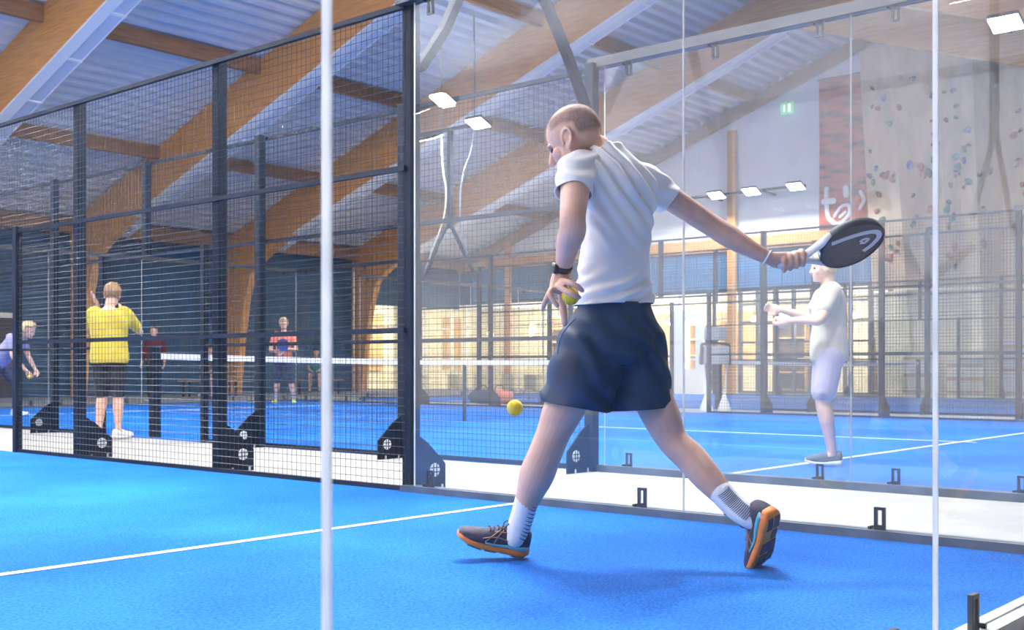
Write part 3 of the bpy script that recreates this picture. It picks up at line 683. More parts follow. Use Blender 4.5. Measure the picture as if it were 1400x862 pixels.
# head turned left, looking down at the falling ball
HC = P(785, 188, 4.40); HF = (RGT*-.80 + FWD*.42 - UP*.40).normalized(); HS = 1.09
HL, hf, hl, hu = head_shapes(b, HC, HF, UP, HS)
limb(b, [P(826, 222, 4.42), P(816, 208, 4.42), P(797, 196, 4.41)], [.070, .064, .062], 18)
# left hand folded round a ball, ring finger and little finger loose
limb(b, [wr_l, P(766, 382, 4.245), P(763, 394, 4.23)], [.030, .036, .034], 14, 4, .62, FWD)
for pts, r in (([(768, 384, 4.21), (779, 387, 4.175), (790, 392, 4.168), (796, 398, 4.185)], (.0105, .010, .0095, .008)),
               ([(763, 391, 4.21), (773, 398, 4.175), (784, 403, 4.160), (792, 407, 4.172)], (.0105, .0098, .0092, .008)),
               ([(757, 394, 4.22), (752, 402, 4.205), (757, 411, 4.20), (762, 419, 4.20)], (.0105, .010, .0095, .008)),
               ([(755, 394, 4.24), (749, 405, 4.235), (745, 414, 4.24), (742, 422, 4.25)], (.010, .0095, .0088, .0075)),
               ([(768, 396, 4.27), (769, 414, 4.27), (771, 430, 4.265), (772, 443, 4.265)], (.014, .013, .0125, .010))):
    limb(b, [P(*p) for p in pts], [q*1.22 for q in r], 10, 4)
# right hand closed round the racket grip
RD = (RGT*.954 + UP*.30).normalized(); RW = ((RGT*-.30 + UP*.954)*.57 - FWD*.82).normalized(); RN = RD.cross(RW).normalized()
GRIP = P(1060, 365, 4.555)
limb(b, [wr_r, P(1064, 356, 4.565), P(1086, 355, 4.575)], [.029, .040, .037], 14, 4, .7, RN)
for i in range(4):
    c = GRIP + RD*(.030+.026*i); pts = []
    for a in (-.9, -.2, .7, 1.6, 2.5, 3.3):
        pts.append(c + (UP*math.cos(a) - FWD*math.sin(a))*.029 + RD*(.006*a/3))
    limb(b, pts, [.0135, .0135, .013, .012, .011, .009], 10, 3)
limb(b, [P(1062, 352, 4.56), GRIP+RD*.06+UP*.020-FWD*.012, GRIP+RD*.095+UP*.020-FWD*.018, GRIP+RD*.118+UP*.012-FWD*.024], [.015, .0135, .012, .009], 10, 4)
body = mesh_obj(fuse(b, .0042, 5), 'body', 'skin', hero)
def buzz_density(x, y, z):
    ss = lambda a, b, t: max(0, min(1, (t-a)/(b-a)))**2*(3-2*max(0, min(1, (t-a)/(b-a))))
    back = ss(.02, -.05, x)*ss(-.055, -.02, z); side = ss(.075, .04, x)*ss(.01, .03, z)*ss(.085, .05, z)*.75; ear = 1-ss(.052, .066, abs(y))*ss(-.05, -.03, x)*ss(.02, .0, z)
    top = .25*ss(.06, .09, z)*ss(.05, -.02, x)
    return .8*max(back*(1-.55*ss(.05, .085, z)), side, top)*ear
hair_cap(HC, HF, UP, HS, lambda x, y, z: buzz_density(x, y, z) > .003, .0026, hero, 'buzz', n=160, dens=buzz_density)
for y in (-.031, .031):
    e = MB(); ell(e, HL(.079, y, -.016), hf, hl, hu, (.012, .012, .011)); e.build('eye', 'eye', hero, True)
# T-shirt
b = MB()
tee = [(840, 432, .176, .148), (840, 416, .172, .145), (841, 400, .167, .138), (840, 385, .163, .132), (840, 350, .155, .122), (844, 310, .160, .118), (845, 275, .178, .120), (842, 248, .190, .114), (837, 229, .176, .102), (832, 215, .130, .086), (827, 205, .086, .076), (823, 196, .074, .07)]
b.rings([ring(P(x, y, 4.42), TL, TF, a, d, 30) for x, y, a, d in tee])
ell(b, P(800, 236, 4.34), RGT, FWD, UP, (.07, .07, .06)); ell(b, P(874, 247, 4.51), RGT, FWD, UP, (.07, .07, .06))
tm = fuse(b, .006, 6)
for pts, rad, pl in (([P(806, 232, 4.36), P(790, 234, 4.31), P(785, 256, 4.25), P(783, 285, 4.20)], [.074, .078, .071, .067], (P(783.5, 263, 4.235), P(783, 285, 4.20)-P(786, 252, 4.26), .3)),
                     ([P(866, 245, 4.49), P(884, 250, 4.54), P(908, 268, 4.56), P(938, 290, 4.58)], [.072, .076, .068, .062], (P(915, 274, 4.565), P(938, 290, 4.58)-P(900, 262, 4.555), .3))):
    sb = MB(); limb(sb, pts, rad, 22); slm = fuse(sb, .006, 4)
    wrinkle(slm, lambda co: .006*noise.noise(co*14) + .004*math.sin(co.z*90+5*noise.noise(co*6)))
    solid(mesh_obj(cut(slm, [pl]), 'sleeve', 'tee', hero), .004)
def tee_fold(co):
    d = co - CAM; u = d.dot(RGT); v = d.z
    s = 0
    s += .014*math.sin((u*.9+v*.75)*105 + 2.5*noise.noise(co*6))*max(0, min(1, (v-.42)/.25))
    s += .014*math.sin((u*.5 - v*1.2)*90 + 3*noise.noise(co*7))*max(0, min(1, (.42-v)/.2))
    return s*(.35+.65*abs(noise.noise(co*5+Vector((3, 1, 2)))*2)) + .010*noise.noise(co*9)
wrinkle(tm, tee_fold)
cut(tm, [(P(840, 417, 4.42), -UP*1 + RGT*.03, .33), (P(824, 205, 4.42), (UP*.85 - RGT*.5 + FWD*.1), .10)])
solid(mesh_obj(tm, 't_shirt', 'tee', hero), .004)
col = MB(); rg = ring(P(825.2, 205.5, 4.42), TL, (TF + UP*.25).normalized(), .081, .075, 28)
limb(col, rg + [rg[0]], [.006]*29, 8, 2); col.build('collar', 'tee', hero, True)
# shorts
b = MB()
b.rings([ring(P(x, y, 4.42), TL, TF, a, d, 30) for x, y, a, d in ((841, 404, .158, .132), (841, 418, .160, .136), (840, 440, .178, .155), (838, 465, .186, .165), (836, 485, .165, .15), (834, 500, .11, .10))])
limb(b, [P(812, 462, 4.39), P(800, 500, 4.40), P(790, 540, 4.42), P(782, 580, 4.43)], [.128, .134, .137, .139], 26)
limb(b, [P(866, 462, 4.46), P(872, 500, 4.47), P(876, 540, 4.465), P(878, 590, 4.46)], [.124, .122, .120, .119], 26)
sm = fuse(b, .006, 8)
def sh_fold(co):
    d = co - CAM; u = d.dot(RGT); v = d.z
    return .009*math.sin((u*.8+v*.9)*55 + 4*noise.noise(co*5))*(.4+abs(noise.noise(co*4))) + .006*noise.noise(co*8)
wrinkle(sm, sh_fold)
cut(sm, [(P(840, 415, 4.42), UP, .3), (P(785, 556.5, 4.42), RGT*-.18 - UP*.98, .32), (P(876, 559.5, 4.46), RGT*.08 - UP*.99, .32)])
shorts = solid(mesh_obj(sm, 'shorts', 'shorts', hero), .004)
pk = MB(); limb(pk, [P(786, 436, 4.26), P(776, 447, 4.245), P(766, 462, 4.245), P(762, 484, 4.25)], [.004, .0035, .0035, .003], 8, 4)
pk.build('pocket_edge', mat('pocket_trim', (.10, .15, .26), .7), hero, True)
# socks
for nm, pts, rad, stripes in (('l', [P(720, 684, 4.488), P(715, 702, 4.494), P(709, 722, 4.50), P(703, 740, 4.50)], [.0465, .0455, .045, .040], 1),
                              ('r', [P(984, 672, 4.315), P(998, 687, 4.30), P(1014, 701, 4.275), P(1030, 712, 4.255)], [.046, .0455, .045, .038], 2)):
    s_ = MB(); limb(s_, pts, rad, 18, 5); so_ = s_.build('sock', 'sock', hero, True)
    cp = cr([Vector(p) for p in pts], 8); cw = cr([float(r) for r in rad], 8)
    for i in range(2, 21, 2 if stripes == 1 else 1):
        if i >= len(cp)-1: break
        t = (cp[i+1]-cp[i-1]).normalized(); cen = (RGT*.9 - FWD*.45) if stripes == 1 else (RGT*.05 - FWD*1.0 + UP*.25)
        a0 = (cen - t*cen.dot(t)).normalized(); b0 = t.cross(a0); span = (.75 if stripes == 1 else .62)
        pp = [cp[i] + (a0*math.cos(q) + b0*math.sin(q))*(cw[i]+.0006) + t*(.006*math.cos(q*2)) for q in [-span+2*span*k/8 for k in range(9)]]
        q_ = MB(); limb(q_, pp, [.0012]*2 + [.0022 if stripes == 1 else .0013]*5 + [.0012]*2, 6, 1); q_.build('sock_stripe', 'sock_dark', so_, True)
# shoes
SM = dict(sole='orange', upper='upper', mid='teal', stripe='stripe', lace='lace', pad='pad')
hl_ = P(720, 768, 4.53); hl_.z = .016
shoe(hero, hl_, (P(624, 746, 4.50)-P(720, 768, 4.53)), UP*.95 + RGT*.3 - FWD*.10, .292, SM, wmul=1.1, names=('shoe_sole', 'shoe_upper'))
ax = (P(1036, 779, 4.33)-P(1055, 706, 4.17)); up_r = -(RGT*.62 - UP*.35 - FWD*.7)
shoe(hero, P(1061, 705, 4.17), ax, up_r, .30, SM, wmul=1.12, names=('shoe_sole', 'shoe_upper'))
# watch and wristband
wv = (P(773, 352, 4.22)-wr_l).normalized(); wc = wr_l + wv*.012
s_ = MB(); rs = [ring(wc+wv*o_, wv.orthogonal().normalized(), wv.cross(wv.orthogonal().normalized()), r_, r_, 24) for o_, r_ in ((-.012, .030), (-.011, .0335), (.011, .0345), (.012, .031))]
s_.rings(rs); s_.build('watch_strap', 'watch', hero, True)
fa_ = (RGT*-.85 - FWD*.4); fa_ = (fa_ - wv*fa_.dot(wv)).normalized()
s_ = MB(); s_.rings([ring(wc+fa_*d_, wv, wv.cross(fa_), r_, r_, 20, 3) for d_, r_ in ((.028, .018), (.040, .019), (.044, .016))]); w1 = s_.build('watch_case', 'watch', hero, True)
s_ = MB(); s_.rings([ring(wc+fa_*d_, wv, wv.cross(fa_), .0135, .0135, 20) for d_ in (.0435, .0452)]); s_.build('watch_face', 'watch_face', w1)
wv = (el_r-wr_r).normalized(); wc = wr_r + wv*.006; a_ = wv.orthogonal().normalized()
rg = ring(wc, a_, wv.cross(a_), .030, .030, 22); s_ = MB(); limb(s_, rg+[rg[0]], [.0035]*23, 8, 1); s_.build('wristband', 'tape', hero, True)
# ---- balls
def ball(c, label):
    t = thing('padel_ball', Vector(c)-UP*.033, label, 'ball', 'yellow padel balls'); s_ = MB(); ell(s_, c, RGT, FWD, UP, (.033, .033, .033), 18); s_.build('felt', 'ball', t, True)
    q = []
    for i in range(41):
        a = 2*math.pi*i/40; v = Vector((math.cos(a)+.35*math.cos(3*a), math.sin(a)-.35*math.sin(3*a), .95*math.sin(2*a))).normalized()
        q.append(Vector(c) + v*.0331)
    s_ = MB(); s_.tube(q, .0011, 6); s_.build('seam', 'ball_seam', t, True)
ball(P(704, 558, 4.62), 'yellow ball in mid air in front of the player\'s leading leg')
ball(P(780, 405.5, 4.205), 'yellow ball held in the player\'s left hand beside the shorts pocket')
# ---- racket
M['racket_black'] = mat('carbon_face', (.035, .05, .07), .5, var=.3, scale=90)
M['racket_white'] = mat('racket_white', (.80, .81, .82), .4)
M['racket_grey'] = mat('racket_print', (.62, .63, .65), .5)
M['grip'] = mat('white_overgrip', (.72, .72, .72), .8, bump=.3, bscale=60)
rk = thing('padel_racket', GRIP-RD*.01, 'black padel racket with white throat and pale lettering in the player\'s right hand', 'racket')
RP = lambda s, w_, n_: GRIP + RD*s + RW*w_ + RN*n_
g = MB(); limb(g, [RP(.022, 0, 0), RP(.05, 0, 0), RP(.125, 0, 0)], [.0165, .0155, .0155], 14, 4); g.build('grip', 'grip', rk, True)
HCEN = .317
def outline(a, k=1.0):          # teardrop head outline
    x = math.cos(a); y = math.sin(a); wv_ = .128*(1-.06*x); return HCEN + .135*x*k, wv_*y*k
f_ = MB(); N = 48; pts = [outline(2*math.pi*i/N, .93) for i in range(N)]
# perforated face: quads in a polar grid, holes left out as dark recesses through the plate
f_.prism([RP(s, w_, -.016) for s, w_ in pts], RN*.032); f_.build('face', 'racket_black', rk)
fr = MB(); R_ = []
for i in range(N):
    s, w_ = outline(2*math.pi*i/N); s2, w2 = outline(2*math.pi*i/N, .92); R_.append([RP(s, w_, -.015), RP(s, w_, .015), RP((s+s2)/2, (w_+w2)/2, .0195), RP(s2, w2, .019), RP(s2, w2, -.019), RP((s+s2)/2, (w_+w2)/2, -.0195)])
fr.rings(R_+[R_[0]], False); fr.build('frame', 'racket_black', rk, True)
for sg in (-1, 1):
    th = MB(); th.rings([ring(RP(s, sg*w_, 0), RW, RN, a, .0165, 12, 3) for s, w_, a in ((.112, .006, .012), (.15, .030, .013), (.19, .058, .014), (.225, .085, .016))]); th.build('throat', 'racket_white', rk, True)
br = MB(); br.prism([RP(.205, -.07, -.015), RP(.225, -.088, -.015), RP(.20, 0, -.015), RP(.225, .088, -.015), RP(.205, .07, -.015), RP(.178, 0, -.015)], RN*.03); br.build('bridge', 'racket_white', rk)
hole = MB(); 
for sgn in (-1, 1): pass
k = 0
for i in range(-4, 5):
    for j in range(-4, 5):
        s, w_ = HCEN+.006+i*.023+(.0115 if j % 2 else 0), j*.021
        if ((s-HCEN)/.100)**2 + (w_/.094)**2 < 1:
            h = MB()
            for d0, d1 in ((-.0165, -.0160), (.0160, .0165)): pass
            h.rings([ring(RP(s, w_, d), RD, RW, .0058, .0058, 10) for d in (-.0163, .0163)]); h.build('hole', 'clip', rk); k += 1
# pale printed lettering on the face turned to the camera: a long bar that hooks round into an arrow-like tail
sgn = 1 if RN.dot(CAM-GRIP) > 0 else -1
def stroke(pts, w0):
    q = MB(); pts = cr([Vector((a, c_, 0)) for a, c_ in pts], 6); L_ = []; R2 = []
    for i, p in enumerate(pts):
        t = (pts[min(i+1, len(pts)-1)]-pts[max(i-1, 0)]).normalized(); nn = Vector((-t.y, t.x, 0))*w0
        L_.append(p+nn); R2.append(p-nn)
    rs = []
    for a, c_ in zip(L_, R2): rs.append([RP(a.x, a.y, sgn*.0166), RP(c_.x, c_.y, sgn*.0166), RP(c_.x, c_.y, sgn*.0174), RP(a.x, a.y, sgn*.0174)])
    q.rings(rs); q.build('lettering', 'racket_grey', rk)
stroke([(.225, .055), (.29, .062), (.36, .060), (.41, .045), (.425, .01), (.40, -.03), (.365, -.055)], .011)
stroke([(.345, .012), (.362, .022), (.38, .012), (.365, -.002), (.348, .006)], .007)
print('racket holes', k)
# ================================================================ the other people
def cloth(name, c, var=.08): 
    M[name] = mat(name, c, .85, var=var, scale=9, bump=.1, bscale=300); return name
def person(base, face, J, look, label, group='people on the other courts', vox=.011, s=1.0):
    """J: joints as (forward, left, up) metres from the base point; look: clothing"""
    f = Vector((math.cos(face), math.sin(face), 0)); l = Vector((-f.y, f.x, 0)); base = Vector(base)
    t = thing('person', base, label, 'person', group)
    W = lambda q: base + (f*q[0] + l*q[1] + UP*q[2])*s
    D = lambda q: (f*q[0] + l*q[1] + UP*q[2]).normalized()
    hip = (Vector(J['hip_l'])+Vector(J['hip_r']))/2; sh = (Vector(J['sh_l'])+Vector(J['sh_r']))/2; neck = Vector(J['neck'])
    tl = D(Vector(J['sh_l'])-Vector(J['sh_r'])); ax = D(neck-hip); tf = tl.cross(ax).normalized()
    wd = look.get('girth', 1.0)
    def tors(k, sc, lo, hi):
        prof = [(-.12, .150, .120), (0, .158, .122), (.18, .150, .115), (.38, .140, .108), (.58, .155, .110), (.76, .172, .108), (.87, .165, .095), (.95, .10, .075), (1.0, .065, .065)]
        rs = []
        for q, a, d in prof:
            if lo <= q <= hi:
                c = W(hip.lerp(neck, q)); rs.append(ring(c, tl, tf, (a*wd*sc+k)*s, (d*wd*sc+k)*s, 20))
        return rs
    b = MB(); b.rings(tors(0, .95, -1, 2))
    hc, hd = W(J['head']), D(J['look'])
    HLf, hf_, hl_, hu_ = head_shapes(b, hc, hd, ax*.3+UP, s*1.0, look.get('ears', True))
    limb(b, [W(neck)-ax*.03, W(neck), hc-hf_*.02-hu_*.04], [.062*s, .056*s, .055*s], 12)
    for k in ('l', 'r'):
        a, e, w_ = W(J['sh_'+k]), W(J['el_'+k]), W(J['wr_'+k])
        limb(b, [a.lerp(W(sh), .15), a, a.lerp(e, .5), e, e.lerp(w_, .35), w_], [.044*s, .050*s, .046*s, .039*s, .038*s, .026*s], 12)
        hd_ = (w_-e).normalized(); pn = D(J.get('palm_'+k, (1, 0, 0)))
        hand_shapes(b, w_, hd_ if 'hdir_'+k not in J else D(J['hdir_'+k]), pn, 1 if k == 'l' else -1, s, J.get('curl_'+k, .55))
        h, kn, an = W(J['hip_'+k]), W(J['kn_'+k]), W(J['an_'+k])
        limb(b, [h, h.lerp(kn, .5), kn, kn.lerp(an, .3), kn.lerp(an, .7), an], [.090*s, .076*s, .056*s, .058*s, .042*s, .036*s], 12)
        limb(b, [an, an-UP*.03+D(J['toe_'+k])*.08], [.036*s, .03*s], 10)
    mesh_obj(fuse(b, vox*s, 3), 'body', look.get('skin', 'skin'), t)
    # top
    b = MB(); b.rings(tors(.016, 1.06, -.13, .96)); sf = look.get('sleeve', .55)
    for k in ('l', 'r'):
        a, e, w_ = W(J['sh_'+k]), W(J['el_'+k]), W(J['wr_'+k])
        path = [a.lerp(W(sh), .35), a, a.lerp(e, min(sf, 1))] + ([e.lerp(w_, sf-1)] if sf > 1 else [])
        limb(b, path, [.070*s, .070*s, .062*s] + ([.042*s] if sf > 1 else []), 12)
    tm_ = fuse(b, .012*s, 3); wrinkle(tm_, lambda co: .008*noise.noise(co*9)); mesh_obj(tm_, look.get('topname', 't_shirt'), look['top'], t)
    # trousers or shorts
    b = MB(); pf = look.get('leg', .8)
    b.rings([ring(W(hip.lerp(neck, q)), tl, tf, (a*wd+.006)*s, (d*wd+.006)*s, 20) for q, a, d in ((-.14, .150, .125), (0, .158, .128), (.12, .148, .12))])
    for k in ('l', 'r'):
        h, kn, an = W(J['hip_'+k]), W(J['kn_'+k]), W(J['an_'+k])
        if pf <= 1: limb(b, [h, h.lerp(kn, pf*.5), h.lerp(kn, pf)], [.105*s, .100*s, .092*s], 14)
        else: limb(b, [h, h.lerp(kn, .5), kn, kn.lerp(an, pf-1)], [.105*s, .092*s, .072*s, .058*s], 14)
    mesh_obj(fuse(b, .012*s, 4), look.get('botname', 'shorts'), look['bottom'], t)
    for k in ('l', 'r'):
        an = W(J['an_'+k]); td = D(J['toe_'+k]); upv = Vector((0, 0, 1)); up_ = (upv - td*td.z).normalized()
        shoe(t, an - td*.07*s - up_*.075*s, td, up_, .28*s, dict(sole=look.get('sole', 'tape'), upper=look['shoe']), False, names=('shoe_sole', 'shoe_upper'))
        if look.get('sock'):
            q = MB(); limb(q, [an-UP*.01, an.lerp(W(J['kn_'+k]), look.get('sockh', .3))], [.043*s, .048*s], 12); q.build('sock', look['sock'], t, True)
    for y in (-.031, .031):
        e = MB(); ell(e, HLf(.079, y, -.016), hf_, hl_, hu_, (.012*s, .012*s, .011*s), 8); e.build('eye', 'eye', t, True)
    keep = look.get('hairkeep', lambda x, y, z: (x < .0 and z > -.075) or (z > .035 and x < .09))
    hair_cap(hc, hd, ax*.3+UP, s, keep, look.get('hairgrow', .016), t, look['hair'], 32, .12)
    return t, W
def stand(h=1.0, w_=.10):
    return dict(hip_l=(0, .09, .90*h), hip_r=(0, -.09, .90*h), kn_l=(.03, w_, .48*h), kn_r=(.03, -w_, .48*h), an_l=(0, w_+.01, .085), an_r=(0, -w_-.01, .085),
                toe_l=(1, .2, 0), toe_r=(1, -.2, 0), sh_l=(0, .175, 1.38*h), sh_r=(0, -.175, 1.38*h), neck=(0, 0, 1.44*h), head=(.03, 0, 1.60*h), look=(1, 0, -.1),
                el_l=(-.03, .24, 1.10*h), el_r=(-.03, -.24, 1.10*h), wr_l=(.10, .26, .87*h), wr_r=(.10, -.26, .87*h), palm_l=(0, -1, 0), palm_r=(0, 1, 0))
M['hair_brown'] = mat('brown_hair', (.20, .11, .05), .6, col2=(.36, .22, .10), scale=40, stretch=(1, 1, 3))
M['hair_blond'] = mat('blond_hair', (.48, .34, .16), .6, col2=(.66, .52, .30), scale=40, stretch=(1, 1, 3))
M['hair_grey'] = mat('grey_hair', (.42, .38, .34), .6, col2=(.6, .56, .5), scale=40)
M['hair_dark'] = mat('dark_hair', (.03, .02, .015), .6)
for n_, c_ in (('yellow_tee', (.58, .45, .05)), ('black_cloth', (.012, .014, .020)), ('coral_tee', (.85, .24, .16)), ('navy_cloth', (.025, .035, .08)), ('lavender', (.30, .29, .50)), ('pale_cloth', (.50, .46, .37)), ('maroon', (.11, .02, .03)), ('teal_cloth', (.03, .26, .24)), ('lime_shoe', (.55, .68, .05)), ('white_shoe', (.72, .72, .70)), ('grey_shoe', (.10, .12, .14)), ('lilac_cloth', (.40, .36, .50)), ('brown_cloth', (.14, .08, .05)), ('grey_cloth', (.20, .21, .23))): cloth(n_, c_)
DIR = lambda r, f: math.atan2((RGT*r+FWD*f).y, (RGT*r+FWD*f).x)
# yellow shirt, back turned, hands lifted to the head
J = stand(.985, .085); J.update(el_l=(.22, .30, 1.22), wr_l=(.26, .20, 1.47), hdir_l=(-.3, .35, .8), palm_l=(.6, -1, 0), curl_l=.15, el_r=(.24, -.26, 1.17), wr_r=(.32, -.06, 1.40), hdir_r=(.1, .5, .9), head=(.05, -.02, 1.575), look=(1, .1, -.25), an_l=(0, .115, .085), an_r=(0, -.095, .085), toe_l=(1, .5, 0), toe_r=(1, -.5, 0))
B = P(150, 600, 12.3); B.z = .0; B.x = min(B.x, 1.9)
person((1.64, 10.28, 0), DIR(-.06, 1), J, dict(top='yellow_tee', bottom='black_cloth', leg=1.02, shoe='white_shoe', hair='hair_brown', hairgrow=.014, girth=1.16, sleeve=.75), 'person in yellow T-shirt and black knee shorts seen from behind by the net post')
# coral shirt, facing us with a racket in front
J = stand(1.06, .15); J.update(el_l=(.10, .27, 1.14), wr_l=(.26, .06, 1.16), hdir_l=(.4, -.8, .1), el_r=(.08, -.27, 1.14), wr_r=(.24, -.12, 1.10), hdir_r=(.5, .6, .2), curl_l=.9, curl_r=.9, an_l=(0, .20, .085), an_r=(0, -.16, .085), kn_l=(.05, .16, .50), kn_r=(.05, -.13, .50))
c_base = on_z(388, 553, .012)
_, W_ = person(c_base, DIR(.05, -1), J, dict(top='coral_tee', bottom='navy_cloth', leg=1.1, shoe='lime_shoe', hair='hair_blond', hairgrow=.02, sock='lilac_cloth', sockh=.75), 'blond player in coral T-shirt standing in front of the dark blue wall')
rq = thing('padel_racket', W_((.30, .02, 1.0)), 'dark blue padel racket held before the coral T-shirt', 'racket')
fw = (c_base-CAM); fw.z = 0; fw = -fw.normalized(); lt = UP.cross(fw); rc = W_((.33, .03, 1.24))
M['racket_blue'] = mat('blue_racket', (.02, .05, .22), .4, var=.2, scale=20)
MB().prism([rc + lt*(.125*math.cos(a)) + UP*(.13*math.sin(a)) for a in [i*math.pi/12 for i in range(24)]], fw*.035).build('face', 'racket_blue', rq)
q_ = MB(); limb(q_, [rc-UP*.10+fw*.015, rc-UP*.17+fw*.015, W_((.27, -.08, 1.02))+fw*.0], [.016]*3, 10, 3); q_.build('grip', 'grip', rq, True)
# lavender shirt bending forward
J = dict(hip_l=(-.12, .09, .86), hip_r=(-.12, -.09, .86), kn_l=(.14, .11, .48), kn_r=(-.10, -.10, .46), an_l=(.12, .11, .085), an_r=(-.28, -.10, .085), toe_l=(1, 0, 0), toe_r=(1, 0, 0),
         sh_l=(.20, .17, 1.22), sh_r=(.20, -.17, 1.22), neck=(.27, 0, 1.25), head=(.40, 0, 1.36), look=(1, 0, -.35), el_l=(.28, .20, .95), wr_l=(.42, .16, .74), el_r=(.26, -.20, .94), wr_r=(.44, -.14, .72), palm_l=(0, -1, 0), palm_r=(0, 1, 0))
p_base = on_z(6, 570, .012)
_, W_ = person(p_base, DIR(1, -.12), J, dict(top='lavender', bottom='navy_cloth', leg=1.85, botname='trousers', shoe='white_shoe', hair='hair_blond', hairgrow=.024, sleeve=.6), 'blond player in lavender shirt bending forward with a ball')
ball(W_((.50, -.15, .62)), 'ball in the hand of the bending lavender player')
# player of the middle court whose leg shows on the service line, pale clothes
J = stand(.97, .07); J.update(kn_l=(.05, .07, .52), an_l=(-.02, .08, .085), toe_l=(1, .05, 0), kn_r=(.04, -.07, .51), an_r=(-.04, -.06, .085), toe_r=(1, 0, 0), el_r=(.12, -.26, 1.16), wr_r=(.33, -.22, 1.22), hdir_r=(1, 0, .2), el_l=(.1, .25, 1.12), wr_l=(.30, .14, 1.12), hdir_l=(1, -.2, 0))
person(on_z(1133, 637, .012), DIR(-1, .12), J, dict(top='pale_cloth', bottom='lilac_cloth', leg=.88, shoe='grey_shoe', hair='hair_blond', sleeve=.6), 'player in pale cream T-shirt and lilac shorts with grey shoes on the service line')
# people waiting behind the end glass
def sit():
    return dict(hip_l=(0, .09, .57), hip_r=(0, -.09, .57), kn_l=(.42, .13, .57), kn_r=(.42, -.13, .57), an_l=(.40, .15, .085), an_r=(.36, -.15, .085), toe_l=(1, .2, 0), toe_r=(1, -.2, 0),
                sh_l=(.10, .175, 1.03), sh_r=(.10, -.175, 1.03), neck=(.12, 0, 1.09), head=(.17, 0, 1.25), look=(1, 0, -.1), el_l=(.16, .24, .77), el_r=(.16, -.24, .77), wr_l=(.38, .12, .71), wr_r=(.38, -.12, .71), palm_l=(0, 0, -1), palm_r=(0, 0, -1))
J = stand(1.02, .09)
person((on_y(211, 500, 22.3).x, 22.3, 0), DIR(0, -1), J, dict(top='maroon', bottom='black_cloth', leg=1.9, botname='trousers', shoe='grey_shoe', hair='hair_dark', sleeve=1.7, topname='jacket'), 'person in dark maroon jacket standing behind the end glass', vox=.014)
M['bench_wood'] = mat('bench_wood', (.30, .20, .12), .6, var=.2, scale=6)
def bench(x, y, label):
    t = thing('bench', (x, y, 0), label, 'bench', 'waiting benches along the dark wall')
    for k in range(3): MB().box((x-.9, y-.2+k*.14, .40), (x+.9, y-.2+k*.14+.12, .44)).build('slat', 'bench_wood', t)
    for dx in (-.75, .75):
        for dy in (-.15, .15): MB().box((x+dx-.025, y+dy-.025, 0), (x+dx+.025, y+dy+.025, .40)).build('leg', 'steel', t)
by = 25.6
for px_, lk, lb, kw in ((432, dict(top='teal_cloth', bottom='grey_cloth', leg=.9, shoe='grey_shoe', hair='hair_dark'), 'person in teal top sitting on a bench', 'second'), (287, dict(top='brown_cloth', bottom='navy_cloth', leg=.9, shoe='white_shoe', hair='hair_brown'), 'person in brown top sitting on a bench', 'first')):
    xb = on_y(px_, 500, by).x
    bench(xb, by, 'slatted wooden bench under the %s' % lb.split(' sitting')[0])
    person((xb, by-.05, 0), DIR(0, -1), sit(), lk, lb, vox=.014)
# ================================================================ background things
M['cream_seat'] = mat('cream_leather', (.72, .66, .42), .6, var=.06, scale=5)
for i, (px_, py_) in enumerate(((571, 535), (626, 527), (656, 531), (700, 533), (731, 529))):
    p = on_z(px_, py_, 0); p.x = min(p.x, 25.3); p.y = (27.2, 27.0, 26.2, 24.9, 23.5)[i]; p.x = min(on_y(px_, py_, p.y).x, 25.5)
    t = thing('cube_stool', p, ['cream cube stool beside the glazed opening', 'cream cube stool in the corner of the two glazed fronts', 'narrow cream cube stool next to the corner', 'large cream cube stool before the gable glazing', 'cream cube stool farthest along the gable glazing'][i], 'stool', 'cream cube stools')
    w_ = .27 if i != 2 else .16
    MB().box((p.x-w_, p.y-w_, .04), (p.x+w_, p.y+w_, .48)).build('body', 'cream_seat', t, bevel=.03); MB().box((p.x-w_-.01, p.y-w_-.01, .48), (p.x+w_+.01, p.y+w_+.01, .56)).build('cushion', 'cream_seat', t, bevel=.03)
    for sx in (-1, 1):
        for sy in (-1, 1): MB().box((p.x+sx*(w_-.05)-.02, p.y+sy*(w_-.05)-.02, 0), (p.x+sx*(w_-.05)+.02, p.y+sy*(w_-.05)+.02, .04)).build('foot', 'steel', t)
# sports bags by the far fence
for px_, py_, m_, lb in ((683, 552, 'coral_tee', 'coral pink sports bag on the floor behind the net'), (660, 553, 'navy_cloth', 'dark blue sports bag on the floor beside the pink bag')):
    p = on_z(px_, py_, .012); t = thing('sports_bag', p, lb, 'bag', 'sports bags on the court')
    q_ = MB(); limb(q_, [p+RGT*-.2+UP*.15, p+UP*.15, p+RGT*.2+UP*.15], [.13, .15, .13], 14, 3); q_.build('body', m_, t, True)
    q_ = MB(); limb(q_, [p+RGT*-.12+UP*.27, p+RGT*-.06+UP*.38, p+RGT*.06+UP*.38, p+RGT*.12+UP*.27], [.012]*4, 8, 3); q_.build('handle', 'black_cloth', t, True)
